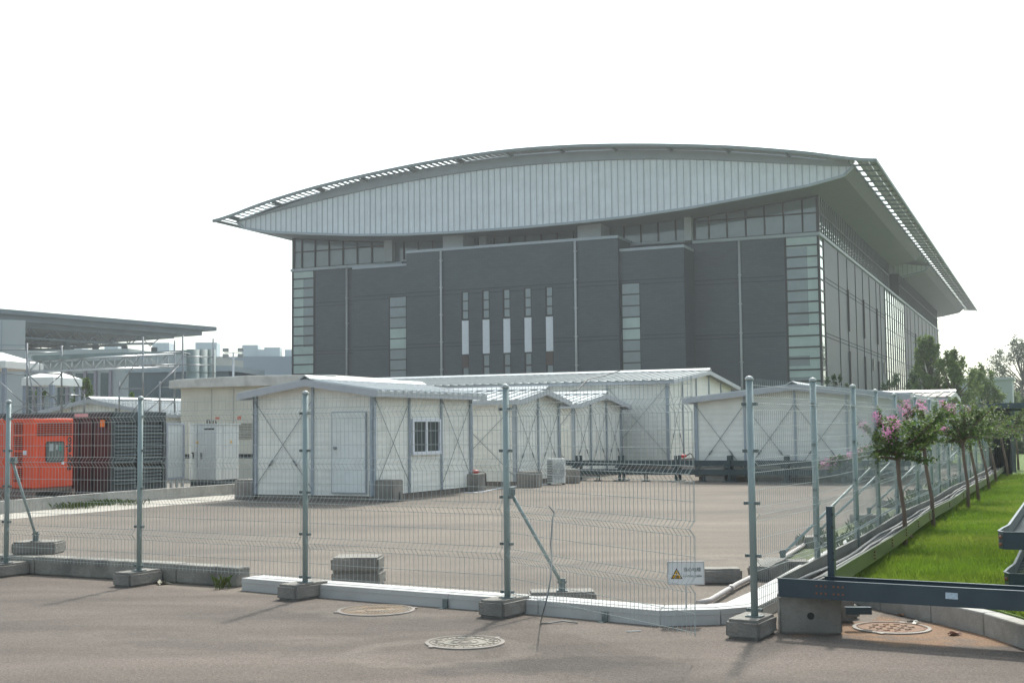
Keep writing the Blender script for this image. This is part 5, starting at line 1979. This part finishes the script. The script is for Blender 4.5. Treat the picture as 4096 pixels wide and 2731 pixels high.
def myrtle(label, x, y, sc, seed, blooms, bm=None, dens=1.0, lean=(0, 0), side_=1):
    r = random.Random(seed)
    t = thing('crepe_myrtle', label, 'tree', (x, y, .175), 0, 'crepe myrtles beside the lawn tray')
    th_ = 1.10 * sc
    tx, ty = lean
    tp = [Vector((0, 0, 0)), Vector((tx * .3 + .02, ty * .3, th_ * .35)), Vector((tx * .6 - .01, ty * .6, th_ * .7)), Vector((tx, ty, th_))]
    tk = MB()
    tk.tube(tp, [.030 * sc, .025 * sc, .023 * sc, .028 * sc], 9)
    lf = MB(); bl_ = MB(); b2 = MB()
    nb = 13
    tips = []
    for i in range(nb):
        a = i * 2.4 + r.uniform(-.3, .3)
        elev = r.uniform(.15, 1.3)
        L = r.uniform(.5, .88) * sc * (1.0 - .28 * (elev / 1.3)) * (1.0 if elev < 1.0 else .95)
        d = Vector((math.cos(a) * math.cos(elev), math.sin(a) * math.cos(elev), math.sin(elev)))
        pts = [tp[3] - Vector((0, 0, r.uniform(0, .1)))]
        n = 9
        for k in range(n):
            d = (d + Vector((r.uniform(-.09, .09), r.uniform(-.09, .09), r.uniform(-.06, .05) - (.05 if elev < .6 else 0)))).normalized()
            pts.append(pts[-1] + d * L / n)
        tk.tube(pts, [.018 * sc * (1 - .85 * k / n) + .002 for k in range(n + 1)], 5)
        # side shoots with leaf pairs
        def leafy(pp, step, s0):
            for p0, p1 in zip(pp, pp[1:]):
                L_ = (p1 - p0).length
                m_ = max(1, int(L_ / step * dens))
                for q in range(m_):
                    p = p0.lerp(p1, (q + r.random()) / m_)
                    for sg in (-1, 1):
                        dd = Vector((r.gauss(0, 1), r.gauss(0, 1), r.gauss(0, .6)))
                        ax = (p1 - p0).normalized()
                        dd = (dd - ax * dd.dot(ax) * .7).normalized()
                        leaf(lf, p, dd, Vector((r.gauss(0, .5), r.gauss(0, .5), 1)).normalized(), s0 * r.uniform(.7, 1.25))
        leafy(pts[1:], .010, .055 * sc)
        for k in range(2, n):
            if r.random() < .7:
                d2_ = (d + Vector((r.gauss(0, .9), r.gauss(0, .9), r.gauss(0, .5)))).normalized()
                sh = [pts[k]]
                for _ in range(4):
                    d2_ = (d2_ + Vector((r.uniform(-.2, .2), r.uniform(-.2, .2), r.uniform(-.1, .15)))).normalized()
                    sh.append(sh[-1] + d2_ * .065 * sc)
                tk.tube(sh, [.005, .004, .003, .002, .001], 3)
                leafy(sh, .012, .05 * sc)
        tips.append((pts[-1], d))
    # inner dark mass of leaves low in the crown
    for _ in range(int(260 * dens)):
        a = r.uniform(0, 6.28); rr_ = abs(r.gauss(0, .20)) * sc
        p = tp[3] + Vector((rr_ * math.cos(a), rr_ * math.sin(a), r.uniform(-.02, .38) * sc))
        leaf(lf, p, Vector((r.gauss(0, 1), r.gauss(0, 1), r.gauss(0, .6))).normalized(), Vector((r.gauss(0, .4), r.gauss(0, .4), 1)).normalized(), .055 * sc)
    tips.sort(key=lambda q: q[0].x - .8 * q[0].z)
    bm = bm or pink_m
    k = 0
    for tip, d in tips[:blooms]:
        for _ in range(120):
            p = tip + d * r.uniform(-.06, .12) * sc + Vector((r.gauss(0, .028), r.gauss(0, .028), r.gauss(0, .028))) * sc
            a = Vector((r.gauss(0, 1), r.gauss(0, 1), r.gauss(0, 1))).normalized()
            leaf(bl_, p, a, Vector((r.gauss(0, 1), r.gauss(0, 1), r.gauss(0, 1))).normalized(), .026 * sc)
    tk.build('trunk', bark_m, t)
    lf.build('crown', myr_m, t)
    if bl_.v:
        bl_.build('blossom', bm, t)
    return t


TR = [((3621, 2175), 1.0, 3, 7, pink_m, 1.0, (-.06, 0)), ((3734, 2107), 1.05, 8, 4, pink_m, .8, (-.10, 0)), ((3874, 2035), 1.08, 14, 4, pink_m, .7, (-.06, 0)), ((3915, 2005), 1.1, 19, 3, pale_m, .6, (-.15, 0)),
      ((3958, 1959), 1.1, 24, 2, redb_m, .5, (-.22, 0)), ((3986, 1933), 1.15, 31, 2, redb_m, .5, (-.2, 0)), ((4033, 1910), 1.2, 37, 1, pale_m, .4, (-.2, 0)), ((4074, 1877), 1.3, 41, 2, redb_m, .4, (-.1, 0))]
labs = ['nearest crepe myrtle, many pink blossoms on arching sprays', 'second crepe myrtle from the camera, long bare sprays and few pink blossoms', 'third crepe myrtle from the camera, trunk forking low with pink blossom',
        'fourth crepe myrtle from the camera with pale blossom', 'fifth crepe myrtle from the camera, thin leaning trunk and red blossom', 'sixth crepe myrtle from the camera, just before the cable bridge',
        'seventh crepe myrtle from the camera, at the dark posts of the bridge', 'farthest crepe myrtle, beyond the cable bridge']
for (q, sc_, sd_, nb_, bm_, dn_, ln_), lb in zip(TR, labs):
    p = G(q[0], q[1], .21 if q[0] < 3700 else .19)
    myrtle(lb, p.x, p.y, sc_, sd_, nb_, bm_, dn_, ln_)
o = MB()
q = G(3648, 2151, .2)
for _ in range(30):
    leaf(o, Vector((random.gauss(0, .012), random.gauss(0, .012), random.uniform(0, .03))), Vector((random.gauss(0, 1), random.gauss(0, 1), random.gauss(0, 1))).normalized(), Vector((0, 0, 1)), .02)
o = o.build('fallen_blossom', pink_m)
o.location = (q.x, q.y, .205)
tag(o, 'single pink blossom fallen on the grass by the nearest trunk', 'blossom')

# ------------------------------------------------------------------ background trees
def leaf_mat(name, col, col2):
    return leafy_mat(name, col, col2, trans=.35, rough=.7, spec=.12, var=.35, scale=1.2, scale2=.7, amt2=.7)


g1 = leaf_mat('poplar_leaf', (.17, .24, .08), (.25, .31, .11))
g2 = leaf_mat('dark_leaf', (.075, .12, .065), (.11, .15, .07))
g3 = leaf_mat('bright_leaf', (.11, .19, .03), (.16, .23, .05))
tb_m = mat('tree_bark', (.12, .10, .08), rough=.9, var=.3)


def tree(label, x, y, H, spread, seed, m_, nleaf, ls, clumps=26, base=.25, shape='round', name='broadleaf_tree'):
    r = random.Random(seed)
    t = thing(name, label, 'tree', (x, y, 0), 0, 'trees behind the cabins')
    tk = MB()
    tk.tube([(0, 0, 0), (.05 * H * r.uniform(-1, 1) * .3, 0, H * .4), (0, 0, H * .85)], [.035 * H * .5, .025 * H * .5, .004 * H], 7)
    lf = MB()
    cs = []
    for i in range(clumps):
        f = r.random()
        z = H * (base + (1 - base) * f)
        if shape == 'cone':
            rad = spread * (1 - f) ** .6 + .08 * spread
        elif shape == 'flat':
            rad = spread * (1 - .3 * abs(f - .5))
        else:
            rad = spread * math.sqrt(max(.06, 1 - (2 * f - .9) ** 2))
        a = r.uniform(0, 6.28)
        rr_ = rad * math.sqrt(r.uniform(.15, 1))
        c = Vector((rr_ * math.cos(a), rr_ * math.sin(a) * .8, min(z, H * .97)))
        cs.append(c)
        tk.tube([(0, 0, max(.1 * H, c.z * .7)), c * .6 + Vector((0, 0, c.z * .28)), c], [.010 * H, .006 * H, .002 * H], 4)
    per = int(nleaf * .75) // clumps
    for c in cs:
        cr = spread * r.uniform(.10, .20)
        tw = (c * .5 + Vector((r.gauss(0, .3), r.gauss(0, .3), r.uniform(.2, 1.0))) * spread).normalized()
        tl = spread * r.uniform(.25, .6)
        for _ in range(per):
            d = Vector((r.gauss(0, 1), r.gauss(0, 1), r.gauss(0, .75)))
            q = r.random()
            p = c + tw * tl * (q - .35) + d * cr * (.62 - .45 * q)
            leaf(lf, p, Vector((r.gauss(0, 1), r.gauss(0, 1), r.gauss(0, .7))).normalized(), Vector((r.gauss(0, .6), r.gauss(0, .6), 1)).normalized(), ls * r.uniform(.6, 1.3))
    tk.build('trunk', tb_m, t)
    lf.build('crown', m_, t)


def at_tree(label, px, ptop, Y, wpx, seed, m_, n, ls, **k):
    p = AT(px, ptop, Y)
    tree(label, p.x, p.y, p.z, wpx / 5000 * Y / 2, seed, m_, n, ls, **k)


at_tree('tall leafy tree against the far end of the hall', 3715, 1358, 72, 240, 1, g1, 15000, .17, shape='cone', clumps=58, base=.12)
at_tree('leafy tree with an open crown, next to the tall tree at the hall end', 3805, 1420, 70, 230, 2, g1, 13000, .17, shape='round', clumps=50, base=.05)
at_tree('mid green tree just beside the street lamp', 3925, 1490, 78, 240, 3, g1, 12000, .18, shape='cone', clumps=46, base=.05)
at_tree('large hazy tree at the picture edge beyond the lawn', 4085, 1400, 165, 400, 4, g2, 24000, .30, clumps=90, base=.05)
at_tree('hazy lower tree in front of the large hazy tree', 4010, 1560, 120, 220, 5, g1, 6000, .28, clumps=34, base=.02)
at_tree('far small hazy tree between street lamp and large hazy tree', 3960, 1540, 150, 200, 15, g2, 5000, .36, clumps=30, base=.02)
at_tree('flat-topped feathery bush below the glazed bay of the hall', 3600, 1506, 62, 170, 6, g2, 6500, .13, shape='flat', clumps=34, base=.35, name='bush')
at_tree('small feathery bush peeping over the roof of the gabled cabin', 3345, 1486, 60, 100, 7, g2, 3500, .12, shape='flat', clumps=20, base=.5, name='bush')
at_tree('bright green tree behind the scaffold, before the slotted building', 334, 1514, 85, 135, 8, g3, 6500, .2, clumps=34, base=.1)
at_tree('bright green bush seen through the scaffold frame', 165, 1565, 80, 100, 9, g3, 5000, .2, clumps=26, base=.1, name='bush')
at_tree('small green bush before the dark blue glass pavilion', 530, 1572, 70, 60, 10, g3, 3000, .15, clumps=18, base=.1, name='bush')
for k, (px, Y, pt) in enumerate(((4010, 62, 1690), (4050, 70, 1680), (4090, 66, 1675), (3970, 75, 1660), (4095, 90, 1610), (4040, 95, 1620))):
    at_tree(('lowest green shrub beyond the cable bridge posts', 'rounded shrub between the two cable bridge posts', 'shrub at the picture edge behind the second bridge post', 'shrub behind the beam of the cable bridge',
             'taller hazy shrub at the picture edge above the bridge beam', 'hazy shrub right above the cable bridge post')[k], px, pt, Y, 110, 40 + k, g1 if k % 2 else g2, 3000, .2, clumps=16, base=.02, name='shrub')
# small conifer sprig beside the ladder trays
cf_m = leafy_mat('conifer_green', (.06, .12, .06), (.10, .16, .07), trans=.3, var=.3, scale=20)
cs = thing('young_conifer', 'young feathery conifer at the picture edge before the ladder trays', 'plant', (4.30, 10.12, .18), 0)
r9 = random.Random(5)
nb9 = MB(); sb9 = MB()
for i in range(16):
    z = .06 + i * .026
    a = i * 2.4
    L_ = .16 * (1 - i / 20)
    e = Vector((math.cos(a) * L_, math.sin(a) * L_, z + L_ * .5))
    sb9.tube([(0, 0, z), tuple(e)], .003, 4)
    for k in range(70):
        p = Vector((0, 0, z)).lerp(e, r9.uniform(.1, 1))
        leaf(nb9, p, Vector((r9.gauss(0, 1), r9.gauss(0, 1), r9.gauss(.3, .8))).normalized(), Vector((r9.gauss(0, 1), r9.gauss(0, 1), 1)).normalized(), .026)
sb9.tube([(0, 0, 0), (0, 0, .5)], .006, 6)
sb9.build('trunk', tb_m, cs)
nb9.build('crown', cf_m, cs)
# green behind the bridge
sheet('far_verge', [(12, 50), (60, 50), (90, 200), (20, 200)], .01, grass_b)
HAZE = 0.0006

# ------------------------------------------------------------------ haze
hz = MB().box(-260, 260, -14, 420, -1.2, 60)
hzm = bpy.data.materials.new('haze')
hzm.use_nodes = True
t = hzm.node_tree
t.nodes.clear()
ho = t.nodes.new('ShaderNodeOutputMaterial')
hv = t.nodes.new('ShaderNodeVolumePrincipled')
hv.inputs['Color'].default_value = (.93, .97, 1.0, 1)
hv.inputs['Density'].default_value = HAZE
hv.inputs['Anisotropy'].default_value = .35
t.links.new(hv.outputs[0], ho.inputs['Volume'])
tag(hz.build('haze', hzm), label='thin pale haze lying over the whole site', kind='stuff')
